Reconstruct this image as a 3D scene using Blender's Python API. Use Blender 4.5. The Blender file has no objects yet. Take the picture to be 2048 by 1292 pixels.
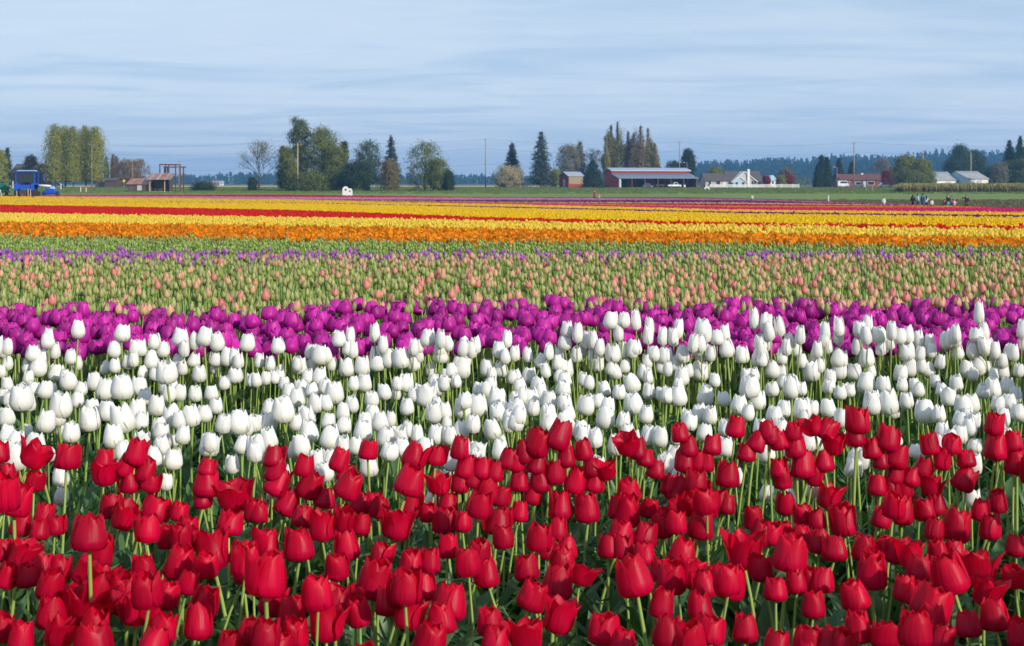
import bpy, math, random
import numpy as np
from mathutils import Matrix, Vector, Euler

# ------------------------------------------------------------------ scene, camera, sky, sun
S = bpy.context.scene
F = 2700.0            # focal length in pixels of a 2048 px wide picture
HZ = 366.0            # picture row of the horizon
EYE = 1.15            # camera height above the near soil
cam = bpy.data.cameras.new("camera"); camo = bpy.data.objects.new("camera", cam)
S.collection.objects.link(camo); S.camera = camo
camo.location = (0, 0, EYE); camo.rotation_euler = (math.radians(90), 0, 0)
cam.sensor_width = 36; cam.lens = 36 * F / 2048; cam.shift_y = -(646 - HZ) / 2048
cam.clip_start = 0.05; cam.clip_end = 20000
cam.dof.use_dof = True; cam.dof.focus_distance = 5.5; cam.dof.aperture_fstop = 16

SUN_EL, SUN_AZ = 25.0, 137.0      # azimuth clockwise from the view direction: behind the camera, to the right
S.view_settings.view_transform = 'Standard'; S.view_settings.look = 'None'
S.view_settings.exposure = 0.47; S.view_settings.gamma = 1.0; S.view_settings.use_curve_mapping = False

W = bpy.data.worlds.new("World"); S.world = W; W.use_nodes = True
def build_world():
    nt = W.node_tree; N = nt.nodes; L = nt.links; N.clear()
    out = N.new('ShaderNodeOutputWorld'); bg = N.new('ShaderNodeBackground'); bg.inputs[1].default_value = 0.13
    L.new(bg.outputs[0], out.inputs[0])
    sky = N.new('ShaderNodeTexSky'); sky.sky_type = 'NISHITA'; sky.sun_disc = False
    sky.sun_elevation = math.radians(SUN_EL); sky.sun_rotation = math.radians(SUN_AZ)
    sky.air_density = 1.0; sky.dust_density = 0.6; sky.ozone_density = 2.0
    tc = N.new('ShaderNodeTexCoord'); sep = N.new('ShaderNodeSeparateXYZ'); L.new(tc.outputs['Generated'], sep.inputs[0])
    def math_(op, a, b=None):
        m = N.new('ShaderNodeMath'); m.operation = op
        for i, v in enumerate((a, b)):
            if v is None: continue
            if isinstance(v, (int, float)): m.inputs[i].default_value = v
            else: L.new(v, m.inputs[i])
        return m.outputs[0]
    z = math_('MAXIMUM', sep.outputs[2], 0.0); zz = math_('ADD', z, 0.06)
    cx = math_('DIVIDE', sep.outputs[0], zz); cy = math_('DIVIDE', sep.outputs[1], zz)
    def streaks(sx, sy, off, det, lo, hi):
        cb = N.new('ShaderNodeCombineXYZ'); L.new(math_('MULTIPLY', cx, sx), cb.inputs[0]); L.new(math_('MULTIPLY', cy, sy), cb.inputs[1]); cb.inputs[2].default_value = off
        n = N.new('ShaderNodeTexNoise'); n.inputs['Scale'].default_value = 1.0; n.inputs['Detail'].default_value = det; n.inputs['Roughness'].default_value = .55
        n.inputs['Distortion'].default_value = 1.1
        L.new(cb.outputs[0], n.inputs['Vector'])
        r = N.new('ShaderNodeMapRange'); r.inputs[1].default_value = lo; r.inputs[2].default_value = hi; L.new(n.outputs[0], r.inputs[0]); return r.outputs[0]
    s1 = streaks(1.9, 2.6, 3.1, 7, .36, .68)      # long veils
    s2 = streaks(.32, .5, 5.7, 4, .28, .60)      # broad tone
    s3 = streaks(.55, 1.5, 21.3, 6, .50, .68)      # a few long grey-blue bands in one layer
    lay = N.new('ShaderNodeMapRange'); lay.interpolation_type = 'SMOOTHSTEP'; lay.inputs[1].default_value = .125; lay.inputs[2].default_value = .085; L.new(z, lay.inputs[0])
    s = math_('ADD', math_('MULTIPLY', s1, .22), math_('MULTIPLY', s2, .78))
    s = math_('MULTIPLY', s, math_('SUBTRACT', 1.0, math_('MULTIPLY', math_('MULTIPLY', s3, lay.outputs[0]), .75)))
    # thin overcast: pale veil over clearer blue
    ramp = N.new('ShaderNodeMapRange'); ramp.inputs[1].default_value = 0.0; ramp.inputs[2].default_value = 0.16; L.new(z, ramp.inputs[0])
    veil = N.new('ShaderNodeMix'); veil.data_type = 'RGBA'; L.new(ramp.outputs[0], veil.inputs[0])
    veil.inputs[6].default_value = (3.6, 4.15, 5.3, 1); veil.inputs[7].default_value = (3.6, 4.25, 4.95, 1)
    blue = N.new('ShaderNodeMix'); blue.data_type = 'RGBA'; L.new(ramp.outputs[0], blue.inputs[0])
    blue.inputs[6].default_value = (2.25, 3.1, 4.65, 1); blue.inputs[7].default_value = (2.35, 3.2, 4.4, 1)
    cl = N.new('ShaderNodeMix'); cl.data_type = 'RGBA'; L.new(s, cl.inputs[0]); L.new(blue.outputs[2], cl.inputs[6]); L.new(veil.outputs[2], cl.inputs[7])
    mx = N.new('ShaderNodeMix'); mx.data_type = 'RGBA'; mx.inputs[0].default_value = .88
    L.new(sky.outputs[0], mx.inputs[6]); L.new(cl.outputs[2], mx.inputs[7]); L.new(mx.outputs[2], bg.inputs[0])
build_world()
sl = bpy.data.lights.new("sun", 'SUN'); sun = bpy.data.objects.new("sun", sl); S.collection.objects.link(sun)
sl.energy = 3.5; sl.angle = math.radians(1.5); sl.color = (1.0, 0.91, 0.78)
_a, _e = math.radians(SUN_AZ), math.radians(SUN_EL)
TO_SUN = Vector((math.sin(_a) * math.cos(_e), math.cos(_a) * math.cos(_e), math.sin(_e)))
sun.rotation_euler = TO_SUN.to_track_quat('Z', 'Y').to_euler(); sun.location = TO_SUN * 50

# ------------------------------------------------------------------ helpers
rng = np.random.default_rng(7); R = random.Random(7)
C = S.collection
def tag(o, label=None, cat=None, group=None, kind=None):
    if label: o['label'] = label
    if cat: o['category'] = cat
    if group: o['group'] = group
    if kind: o['kind'] = kind
    return o
def empty(name, loc, label=None, cat=None, group=None, rz=0):
    o = bpy.data.objects.new(name, None); C.objects.link(o); o.location = loc; o.rotation_euler = (0, 0, rz)
    o.empty_display_size = .1
    return tag(o, label, cat, group)
def mesh_obj(name, me, parent=None, mat=None):
    if mat is not None and not me.materials: me.materials.append(mat)
    o = bpy.data.objects.new(name, me); C.objects.link(o)
    if parent: o.parent = parent
    return o
def mk_mesh(name, v, f, mat=None, smooth=False, uv=None):
    me = bpy.data.meshes.new(name)
    me.from_pydata([tuple(map(float, p)) for p in v], [], [tuple(map(int, q)) for q in f])
    if mat:
        for m in (mat if isinstance(mat, (list, tuple)) else [mat]): me.materials.append(m)
    if smooth: me.polygons.foreach_set('use_smooth', [True] * len(me.polygons))
    if uv is not None:
        lay = me.uv_layers.new(name='UVMap'); idx = np.empty(len(me.loops), int); me.loops.foreach_get('vertex_index', idx)
        lay.data.foreach_set('uv', np.asarray(uv, float)[idx].ravel())
    me.update(); return me
class MB:
    """collects boxes, bars, tubes and quads into one mesh"""
    def __init__(s): s.v = []; s.f = []; s.m = []; s.uv = []
    def add(s, v, f, mi=0):
        n = len(s.v); s.v += [tuple(p) for p in v]; s.f += [tuple(i + n for i in q) for q in f]; s.m += [mi] * len(f); return s
    def box(s, x0, y0, z0, x1, y1, z1, mi=0):
        v = [(x, y, z) for z in (z0, z1) for y in (y0, y1) for x in (x0, x1)]
        return s.add(v, [(0, 2, 3, 1), (4, 5, 7, 6), (0, 1, 5, 4), (2, 6, 7, 3), (0, 4, 6, 2), (1, 3, 7, 5)], mi)
    def prism(s, poly, a, b, axis='y', mi=0):
        n = len(poly)
        def P(p, t): return (p[0], t, p[1]) if axis == 'y' else ((t, p[0], p[1]) if axis == 'x' else (p[0], p[1], t))
        v = [P(p, a) for p in poly] + [P(p, b) for p in poly]
        return s.add(v, [tuple(range(n))[::-1], tuple(range(n, 2 * n))] + [(i, (i + 1) % n, (i + 1) % n + n, i + n) for i in range(n)], mi)
    def tube(s, pts, rad, n=6, mi=0, cap=True):
        pts = [Vector(p) for p in pts]; base = len(s.v)
        if isinstance(rad, (int, float)): rad = [rad] * len(pts)
        for i, p in enumerate(pts):
            t = (pts[min(i + 1, len(pts) - 1)] - pts[max(i - 1, 0)]).normalized()
            a = t.orthogonal().normalized() if i == 0 else (a - t * a.dot(t)).normalized()
            b = t.cross(a)
            for k in range(n):
                w = 2 * math.pi * k / n; s.v.append(tuple(p + (a * math.cos(w) + b * math.sin(w)) * rad[i]))
        for i in range(len(pts) - 1):
            for k in range(n):
                a0 = base + i * n + k; b0 = base + i * n + (k + 1) % n
                s.f.append((a0, b0, b0 + n, a0 + n)); s.m.append(mi)
        if cap:
            s.f.append(tuple(base + k for k in range(n))[::-1]); s.m.append(mi)
            s.f.append(tuple(base + (len(pts) - 1) * n + k for k in range(n))); s.m.append(mi)
        return s
    def lathe(s, prof, n=12, c=(0, 0, 0), axis='z', mi=0):
        base = len(s.v)
        for (r, h) in prof:
            for k in range(n):
                w = 2 * math.pi * k / n; x, y = r * math.cos(w), r * math.sin(w)
                p = (x, y, h) if axis == 'z' else ((h, x, y) if axis == 'x' else (x, h, y))
                s.v.append((p[0] + c[0], p[1] + c[1], p[2] + c[2]))
        for i in range(len(prof) - 1):
            for k in range(n):
                a0 = base + i * n + k; b0 = base + i * n + (k + 1) % n; s.f.append((a0, b0, b0 + n, a0 + n)); s.m.append(mi)
        s.f.append(tuple(base + k for k in range(n))[::-1]); s.m.append(mi)
        s.f.append(tuple(base + (len(prof) - 1) * n + k for k in range(n))); s.m.append(mi)
        return s
    def mesh(s, name, mat, smooth=False):
        me = mk_mesh(name, s.v, s.f, mat, smooth)
        if len(set(s.m)) > 1: me.polygons.foreach_set('material_index', s.m)
        return me
    def build(s, name, mat, parent=None, smooth=False, loc=None):
        o = mesh_obj(name, s.mesh(name, mat, smooth), parent)
        if loc: o.location = loc
        return o

# ------------------------------------------------------------------ terrain: soil falls gently to the middle distance and rises again
TD = np.array([-400, 0, 10, 14, 20, 30, 45, 60, 80, 100, 130, 165, 190, 215, 245, 290, 350, 450, 600, 900, 1400, 2200, 3500.])
TZ = np.array([1.15, 1.15, 1.15, 1.17, 1.23, 1.38, 1.63, 1.88, 2.17, 2.43, 2.74, 2.98, 2.84, 2.68, 2.56, 2.36, 2.0, 1.45, 1.5, 1.6, 1.7, 1.9, 2.2])
def drop(y): return np.interp(y, TD, TZ)
def gz(y): return float(EYE - drop(y))
def at(px, D, py=None):
    """ground point at depth D that shows in column px"""
    return ((px - 1024) / F * D, D, gz(D))
def pxm(D): return D / F       # metres per picture pixel at depth D

# ------------------------------------------------------------------ materials
def nodes(name):
    m = bpy.data.materials.new(name); m.use_nodes = True; N = m.node_tree.nodes; N.clear()
    return m, N, m.node_tree.links
def mixcol(N, L, fac, a, b, mode='MIX'):
    x = N.new('ShaderNodeMix'); x.data_type = 'RGBA'; x.blend_type = mode
    for i, v in ((0, fac), (6, a), (7, b)):
        if isinstance(v, (int, float)): x.inputs[i].default_value = v
        elif isinstance(v, tuple): x.inputs[i].default_value = (*v[:3], 1)
        else: L.new(v, x.inputs[i])
    return x.outputs[2]
def simple(name, col, rough=.7, metal=0, noise=.25, scale=4.0, col2=None, bump=0, spec=.4, stretch=None):
    m, N, L = nodes(name); o = N.new('ShaderNodeOutputMaterial'); p = N.new('ShaderNodeBsdfPrincipled'); L.new(p.outputs[0], o.inputs[0])
    tc = N.new('ShaderNodeTexCoord'); n = N.new('ShaderNodeTexNoise'); n.inputs['Scale'].default_value = scale; n.inputs['Detail'].default_value = 5
    if stretch:
        mp = N.new('ShaderNodeMapping'); mp.inputs['Scale'].default_value = stretch; L.new(tc.outputs['Object'], mp.inputs[0]); L.new(mp.outputs[0], n.inputs['Vector'])
    else: L.new(tc.outputs['Object'], n.inputs['Vector'])
    c2 = col2 or tuple(c * (1 - noise) for c in col)
    mr = N.new('ShaderNodeMapRange'); mr.inputs[1].default_value = .35; mr.inputs[2].default_value = .65; L.new(n.outputs[0], mr.inputs[0])
    L.new(mixcol(N, L, mr.outputs[0], c2, col), p.inputs['Base Color'])
    p.inputs['Roughness'].default_value = rough; p.inputs['Metallic'].default_value = metal; p.inputs['Specular IOR Level'].default_value = spec
    if bump:
        b = N.new('ShaderNodeBump'); b.inputs['Strength'].default_value = bump; L.new(n.outputs[0], b.inputs['Height']); L.new(b.outputs[0], p.inputs['Normal'])
    return m
def petal_mat(name, base, tip, trans, foot=None, var=.12, mixt=.38, streak=.25, rough=.42, tcol=None):
    """petal: colour runs along the petal (uv y), fine veins across it (uv x), light shines through; foot = pigment near the stalk"""
    m, N, L = nodes(name); o = N.new('ShaderNodeOutputMaterial'); p = N.new('ShaderNodeBsdfPrincipled'); t = N.new('ShaderNodeBsdfTranslucent'); ms = N.new('ShaderNodeMixShader')
    L.new(p.outputs[0], ms.inputs[1]); L.new(t.outputs[0], ms.inputs[2]); L.new(ms.outputs[0], o.inputs[0]); ms.inputs[0].default_value = mixt
    uv = N.new('ShaderNodeUVMap'); sp = N.new('ShaderNodeSeparateXYZ'); L.new(uv.outputs[0], sp.inputs[0])
    oi = N.new('ShaderNodeObjectInfo')
    mp = N.new('ShaderNodeMapping'); mp.inputs['Scale'].default_value = (9, 1.1, 1); L.new(uv.outputs[0], mp.inputs[0])
    ad = N.new('ShaderNodeVectorMath'); ad.operation = 'ADD'; L.new(mp.outputs[0], ad.inputs[0])
    cb = N.new('ShaderNodeCombineXYZ'); mu = N.new('ShaderNodeMath'); mu.operation = 'MULTIPLY'; mu.inputs[1].default_value = 37; L.new(oi.outputs['Random'], mu.inputs[0]); L.new(mu.outputs[0], cb.inputs[0]); L.new(mu.outputs[0], cb.inputs[2]); L.new(cb.outputs[0], ad.inputs[1])
    n = N.new('ShaderNodeTexNoise'); n.inputs['Scale'].default_value = 1.6; n.inputs['Detail'].default_value = 5; L.new(ad.outputs[0], n.inputs['Vector'])
    c = mixcol(N, L, sp.outputs[1], base, tip)
    if foot:
        fr = N.new('ShaderNodeMapRange'); fr.inputs[1].default_value = .0; fr.inputs[2].default_value = .45; fr.inputs[3].default_value = 1; fr.inputs[4].default_value = 0; L.new(sp.outputs[1], fr.inputs[0])
        fm = N.new('ShaderNodeMath'); fm.operation = 'MULTIPLY'; L.new(fr.outputs[0], fm.inputs[0]); L.new(n.outputs[0], fm.inputs[1])
        c = mixcol(N, L, fm.outputs[0], c, foot)
    mr = N.new('ShaderNodeMapRange'); mr.inputs[1].default_value = .3; mr.inputs[2].default_value = .7; mr.inputs[3].default_value = 1 - streak; mr.inputs[4].default_value = 1.0; L.new(n.outputs[0], mr.inputs[0])
    rr = N.new('ShaderNodeMapRange'); rr.inputs[3].default_value = 1 - var; rr.inputs[4].default_value = 1 + var * .5; L.new(oi.outputs['Random'], rr.inputs[0])
    m2 = N.new('ShaderNodeMath'); m2.operation = 'MULTIPLY'; L.new(mr.outputs[0], m2.inputs[0]); L.new(rr.outputs[0], m2.inputs[1])
    hsv = N.new('ShaderNodeHueSaturation'); L.new(c, hsv.inputs['Color']); L.new(m2.outputs[0], hsv.inputs['Value'])
    L.new(hsv.outputs[0], p.inputs['Base Color']); p.inputs['Roughness'].default_value = rough; p.inputs['Specular IOR Level'].default_value = .22
    tm = mixcol(N, L, .75, hsv.outputs[0], trans); L.new(tm, t.inputs[0])
    b = N.new('ShaderNodeBump'); b.inputs['Strength'].default_value = .25; b.inputs['Distance'].default_value = .003; L.new(n.outputs[0], b.inputs['Height']); L.new(b.outputs[0], p.inputs['Normal'])
    return m
def leaf_mat(name, ca, cb_, trans, mixt=.3, rough=.45, rnd_scale=1.0, spec=.5):
    m, N, L = nodes(name); o = N.new('ShaderNodeOutputMaterial'); p = N.new('ShaderNodeBsdfPrincipled'); t = N.new('ShaderNodeBsdfTranslucent'); ms = N.new('ShaderNodeMixShader')
    L.new(p.outputs[0], ms.inputs[1]); L.new(t.outputs[0], ms.inputs[2]); L.new(ms.outputs[0], o.inputs[0]); ms.inputs[0].default_value = mixt
    oi = N.new('ShaderNodeObjectInfo'); geo = N.new('ShaderNodeNewGeometry'); n = N.new('ShaderNodeTexNoise'); n.inputs['Scale'].default_value = rnd_scale; n.inputs['Detail'].default_value = 4
    L.new(geo.outputs['Position'], n.inputs['Vector'])
    ad = N.new('ShaderNodeMath'); ad.operation = 'ADD'; L.new(geo.outputs['Random Per Island'], ad.inputs[0]); L.new(n.outputs[0], ad.inputs[1])
    ad2 = N.new('ShaderNodeMath'); ad2.operation = 'MULTIPLY_ADD'; L.new(oi.outputs['Random'], ad2.inputs[0]); ad2.inputs[1].default_value = .4; L.new(ad.outputs[0], ad2.inputs[2])
    mr = N.new('ShaderNodeMapRange'); mr.inputs[1].default_value = .3; mr.inputs[2].default_value = 1.6; L.new(ad2.outputs[0], mr.inputs[0])
    c = mixcol(N, L, mr.outputs[0], ca, cb_); L.new(c, p.inputs['Base Color']); p.inputs['Roughness'].default_value = rough; p.inputs['Specular IOR Level'].default_value = spec
    L.new(mixcol(N, L, .6, c, trans), t.inputs[0])
    return m
M = {}
M['red'] = petal_mat('red petal', (.60, .001, .062), (.66, .002, .036), (.95, .002, .014), var=.32, mixt=.42, streak=.38)
M['white'] = petal_mat('white petal', (.86, .86, .84), (.88, .88, .88), (.86, .86, .76), foot=(.60, .63, .30), var=.10, mixt=.3, streak=.1, rough=.5)
M['purple'] = petal_mat('purple petal', (.50, .008, .32), (.66, .04, .46), (.80, .03, .46), var=.35, mixt=.32, streak=.35)
M['peach'] = petal_mat('peach petal', (.58, .42, .22), (.78, .42, .30), (.90, .45, .20), foot=(.40, .45, .12), var=.15, mixt=.3, streak=.2)
M['pinkbud'] = petal_mat('pink bud petal', (.66, .30, .20), (.80, .26, .27), (.85, .32, .22), var=.15, mixt=.3, streak=.2)
M['greenbud'] = petal_mat('green bud petal', (.26, .34, .10), (.50, .50, .20), (.5, .55, .15), var=.3, mixt=.25, streak=.3)
M['limebud'] = petal_mat('lime bud petal', (.17, .33, .06), (.46, .56, .18), (.4, .5, .12), var=.45, mixt=.25, streak=.3)
M['violet'] = petal_mat('violet petal', (.38, .09, .48), (.50, .18, .60), (.55, .12, .6), var=.3, mixt=.3)
M['orange'] = petal_mat('orange petal', (.86, .19, .006), (.92, .34, .01), (.98, .34, .006), var=.5, mixt=.35)
M['lemon'] = petal_mat('lemon petal', (.88, .60, .02), (.90, .70, .10), (.95, .68, .03), var=.15, mixt=.35)
M['yellow'] = petal_mat('yellow petal', (.93, .60, .002), (.93, .63, .006), (.98, .62, .002), var=.12, mixt=.35)
M['farred'] = petal_mat('scarlet petal', (.74, .008, .016), (.82, .03, .02), (.9, .02, .004), var=.35, mixt=.35)
M['crimson'] = petal_mat('crimson petal', (.42, .002, .02), (.48, .003, .03), (.6, .004, .01), var=.25, mixt=.3)
M['hotpink'] = petal_mat('hot pink petal', (.70, .006, .11), (.76, .02, .22), (.85, .02, .2), var=.4, mixt=.35)
M['pink'] = petal_mat('pink petal', (.66, .13, .42), (.78, .26, .55), (.85, .3, .5), var=.3, mixt=.35)
M['deep'] = petal_mat('deep purple petal', (.14, .004, .14), (.18, .006, .18), (.3, .01, .22), var=.3, mixt=.25)
M['stem'] = leaf_mat('stem green', (.17, .28, .055), (.30, .42, .10), (.35, .5, .1), .12, .4, 9)
M['leaf'] = leaf_mat('tulip leaf', (.024, .082, .032), (.075, .165, .060), (.12, .30, .035), .25, .45, 5, .35)
M['farleaf'] = leaf_mat('tulip leaf far', (.05, .12, .045), (.13, .24, .08), (.2, .4, .08), .3, .5, 5)
def soil_mat():
    m, N, L = nodes('soil'); o = N.new('ShaderNodeOutputMaterial'); p = N.new('ShaderNodeBsdfPrincipled'); L.new(p.outputs[0], o.inputs[0])
    g = N.new('ShaderNodeNewGeometry'); n = N.new('ShaderNodeTexNoise'); n.inputs['Scale'].default_value = 3; n.inputs['Detail'].default_value = 8; L.new(g.outputs['Position'], n.inputs['Vector'])
    n2 = N.new('ShaderNodeTexNoise'); n2.inputs['Scale'].default_value = .03; n2.inputs['Detail'].default_value = 6; L.new(g.outputs['Position'], n2.inputs['Vector'])
    c = mixcol(N, L, n.outputs[0], (.035, .026, .018), (.09, .07, .05)); c2 = mixcol(N, L, n.outputs[0], (.05, .07, .028), (.085, .11, .04))
    s = N.new('ShaderNodeSeparateXYZ'); L.new(g.outputs['Position'], s.inputs[0])
    mr = N.new('ShaderNodeMapRange'); mr.inputs[1].default_value = 240; mr.inputs[2].default_value = 270; L.new(s.outputs[1], mr.inputs[0])
    L.new(mixcol(N, L, mr.outputs[0], c, c2), p.inputs['Base Color']); p.inputs['Roughness'].default_value = .95
    b = N.new('ShaderNodeBump'); b.inputs['Strength'].default_value = .8; b.inputs['Distance'].default_value = .05; L.new(n.outputs[0], b.inputs['Height']); L.new(b.outputs[0], p.inputs['Normal'])
    return m
def field_mat(name, a, b_, c3, sx=.02, sy=.12, fine=2.0):
    m, N, L = nodes(name); o = N.new('ShaderNodeOutputMaterial'); p = N.new('ShaderNodeBsdfPrincipled'); L.new(p.outputs[0], o.inputs[0])
    g = N.new('ShaderNodeNewGeometry'); mp = N.new('ShaderNodeMapping'); mp.inputs['Scale'].default_value = (sx, sy, 1); L.new(g.outputs['Position'], mp.inputs[0])
    n = N.new('ShaderNodeTexNoise'); n.inputs['Scale'].default_value = 1; n.inputs['Detail'].default_value = 6; L.new(mp.outputs[0], n.inputs['Vector'])
    n2 = N.new('ShaderNodeTexNoise'); n2.inputs['Scale'].default_value = fine; n2.inputs['Detail'].default_value = 4; L.new(g.outputs['Position'], n2.inputs['Vector'])
    mr = N.new('ShaderNodeMapRange'); mr.inputs[1].default_value = .38; mr.inputs[2].default_value = .62; L.new(n.outputs[0], mr.inputs[0])
    m2 = N.new('ShaderNodeMapRange'); m2.inputs[1].default_value = .35; m2.inputs[2].default_value = .7; L.new(n2.outputs[0], m2.inputs[0])
    c = mixcol(N, L, mr.outputs[0], a, b_); L.new(mixcol(N, L, m2.outputs[0], c3, c), p.inputs['Base Color']); p.inputs['Roughness'].default_value = .9
    bp = N.new('ShaderNodeBump'); bp.inputs['Strength'].default_value = .6; bp.inputs['Distance'].default_value = .2; L.new(n2.outputs[0], bp.inputs['Height']); L.new(bp.outputs[0], p.inputs['Normal'])
    return m

# ------------------------------------------------------------------ ground sheets
def sheet(name, y0, y1, xa0, xb0, xa1, xb1, mat, lift, nx=1):
    """strip of ground between depths y0..y1; xa/xb = left and right ends at y0 and at y1"""
    ys = sorted({y0, y1, *[float(t) for t in TD if y0 < t < y1]})
    v = []; f = []
    for y in ys:
        t = (y - y0) / (y1 - y0); a = xa0 + (xa1 - xa0) * t; b = xb0 + (xb1 - xb0) * t
        for k in range(nx + 1): v.append((a + (b - a) * k / nx, y, gz(y) + lift))
    for i in range(len(ys) - 1):
        for k in range(nx):
            q = i * (nx + 1) + k; f.append((q, q + 1, q + nx + 2, q + nx + 1))
    o = mesh_obj(name, mk_mesh(name, v, f, mat)); tag(o, kind='structure'); return o
sheet('ground', -60., 3500., -2900, 2900, -2900, 2900, soil_mat(), 0, 8)
grass_b = field_mat('mown grass', (.125, .19, .02), (.17, .23, .028), (.10, .15, .018))
grass_d = field_mat('meadow grass', (.085, .12, .022), (.12, .13, .035), (.06, .08, .02))
grass_r = field_mat('rough weedy soil', (.060, .085, .030), (.095, .080, .055), (.05, .045, .03), .05, .3, 1.2)
sheet('rough_ground', 166., 216., 40, 200, 5, 240, grass_r, .02)
sheet('grass_field', 246., 330., -300, 300, -360, 380, grass_b, .02)
sheet('grass_field', 205., 245., 50, 220, 30, 240, grass_b, .03)
sheet('meadow', 331., 480., -500, 480, -560, 560, grass_d, .02)
# ------------------------------------------------------------------ tulip shapes
def petal_mesh(name, mat, r, kind, inner, phi, nu=6, nv=8):
    """one petal of a blossom 1 unit wide, its foot at the origin, opening along +z"""
    P = dict(red=dict(H=1.14, foot=.20, R=.5, top=.31, A=1.12, p=3.4, fl=.05), white=dict(H=1.26, foot=.34, R=.5, top=.31, A=1.15, p=3.2, fl=.02),
             open=dict(H=1.18, foot=.26, R=.46, top=.46, A=.95, p=2.2, fl=.12), whiteopen=dict(H=1.2, foot=.3, R=.48, top=.42, A=1.1, p=2.4, fl=.12),
             purple=dict(H=.98, foot=.34, R=.5, top=.27, A=1.15, p=3.0, fl=.0), bud=dict(H=1.9, foot=.3, R=.5, top=.10, A=1.3, p=1.8, fl=0), bud2=dict(H=1.5, foot=.3, R=.5, top=.2, A=1.2, p=1.9, fl=0))[kind]
    H = P['H'] * r.uniform(.93, 1.05) * (.97 if inner else 1); op = r.gauss(0, .035) + (.02 if kind == 'red' else 0) + (r.random() < .12 and kind == 'red') * r.uniform(.08, .2)
    if kind == 'open': op += r.choice([0, .04, .1, .45]) * r.uniform(.6, 1)
    if inner: op -= .04
    A = P['A'] * r.uniform(.92, 1.05) * (.95 if inner else 1); tw = r.gauss(0, .10); s = .90 if inner else 1.0
    ph = r.uniform(0, 6.3); wob = .028 if kind in ('red', 'open', 'purple') else .010
    if kind == 'purple': wob = .06
    v = []; uv = []
    for j in range(nv + 1):
        t = (j / nv) ** .88
        if t < .3:
            q = t / .3 * math.pi / 2; rr = P['R'] * math.sin(q) ** .8; z = H * P['foot'] * (1 - math.cos(q)) * .9; k = 0
        else:
            k = (t - .3) / .7; rr = P['R'] + (P['top'] - P['R']) * k ** 1.8 + P['fl'] * k ** 4; z = H * (P['foot'] * .9 + (1 - P['foot'] * .9) * k ** .92)
        a = A * (.55 + .45 * min(1, t / .4)) * max(0.0, 1 - (max(0, t - .38) / .62) ** P['p']) ** (.5 if 'white' in kind or kind == 'red' else .6)
        for i in range(nu + 1):
            u = -1 + 2 * i / nu
            th = phi + u * a + tw * k
            r2 = rr * s + op * z - .05 * u * u * k - (.035 * math.exp(-(u / .22) ** 2) * (1 if k > 0 else 0) * min(1, k * 3)) + wob * math.sin(ph + 3.1 * u + 4 * t) * k
            zz = z - (.02 if kind == 'white' else .05) * H * abs(u) ** 3 * k + .02 * math.sin(ph * 2 + 5 * u) * k
            v.append((r2 * math.cos(th), r2 * math.sin(th), zz)); uv.append((i / nu, t))
    f = [(j * (nu + 1) + i, j * (nu + 1) + i + 1, (j + 1) * (nu + 1) + i + 1, (j + 1) * (nu + 1) + i) for j in range(nv) for i in range(nu)]
    return v, f, uv
def blossom_petals(kind, matkey, seed, n_out=3, n_in=3, nu=6, nv=8):
    r = random.Random(seed); off = r.uniform(0, 6.28); out = []
    for i in range(n_out): out.append(petal_mesh('petal', M[matkey], r, kind, False, off + i * 2 * math.pi / n_out, nu, nv))
    for i in range(n_in): out.append(petal_mesh('petal', M[matkey], r, kind, True, off + (i + .5) * 2 * math.pi / n_in, nu, nv))
    return out
def join(parts):
    v = []; f = []; uv = []
    for (a, b, c) in parts:
        n = len(v); v += a; f += [tuple(i + n for i in q) for q in b]; uv += c
    return v, f, uv
def stem_geo(top, bend, r0=.0045, r1=.0036, n=5, seg=5):
    """tapered stalk from the soil to TOP, bowed by BEND"""
    mb = MB(); pts = []
    for i in range(seg + 1):
        t = i / seg; b = math.sin(math.pi * t)
        pts.append((top[0] * t ** 1.5 + bend[0] * b, top[1] * t ** 1.5 + bend[1] * b, top[2] * t))
    mb.tube(pts, [r0 + (r1 - r0) * i / seg for i in range(seg + 1)], n, cap=False)
    return mb
def leaf_geo(r, length, width, n=7, lean=None):
    """one lance-shaped leaf, folded along its rib, arching outward along +x"""
    lean = r.uniform(.08, .6) if lean is None else lean; curl = r.uniform(.1, .9); tw = r.uniform(-.7, .7); v = []; uv = []
    x = z = 0.; a = math.radians(86) - lean * .35
    for i in range(n + 1):
        t = i / n; w = width * .5 * (math.sin(math.pi * min(1, .12 + t * .88)) ** .7) * (1 - t ** 4) + .0008; fold = .45 * (1 - t) + .12
        for k in (-1, -.5, 0, .5, 1):
            yy = w * k; up = abs(k) ** 1.3 * w * fold; ct, st = math.cos(tw * t), math.sin(tw * t)
            nx, nz = -math.sin(a), math.cos(a)
            v.append((x + nx * up * ct + nx * yy * st, yy * ct - up * st, z + nz * up * ct + nz * yy * st + .004 * math.sin(9 * t + k))); uv.append(((k + 1) / 2, t))
        x += math.cos(a) * length / n; z += math.sin(a) * length / n; a -= (lean * .25 + curl * t * .55)
    f = [(i * 5 + k, i * 5 + k + 1, i * 5 + k + 6, i * 5 + k + 5) for i in range(n) for k in range(4)]
    return v, f, uv

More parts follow.
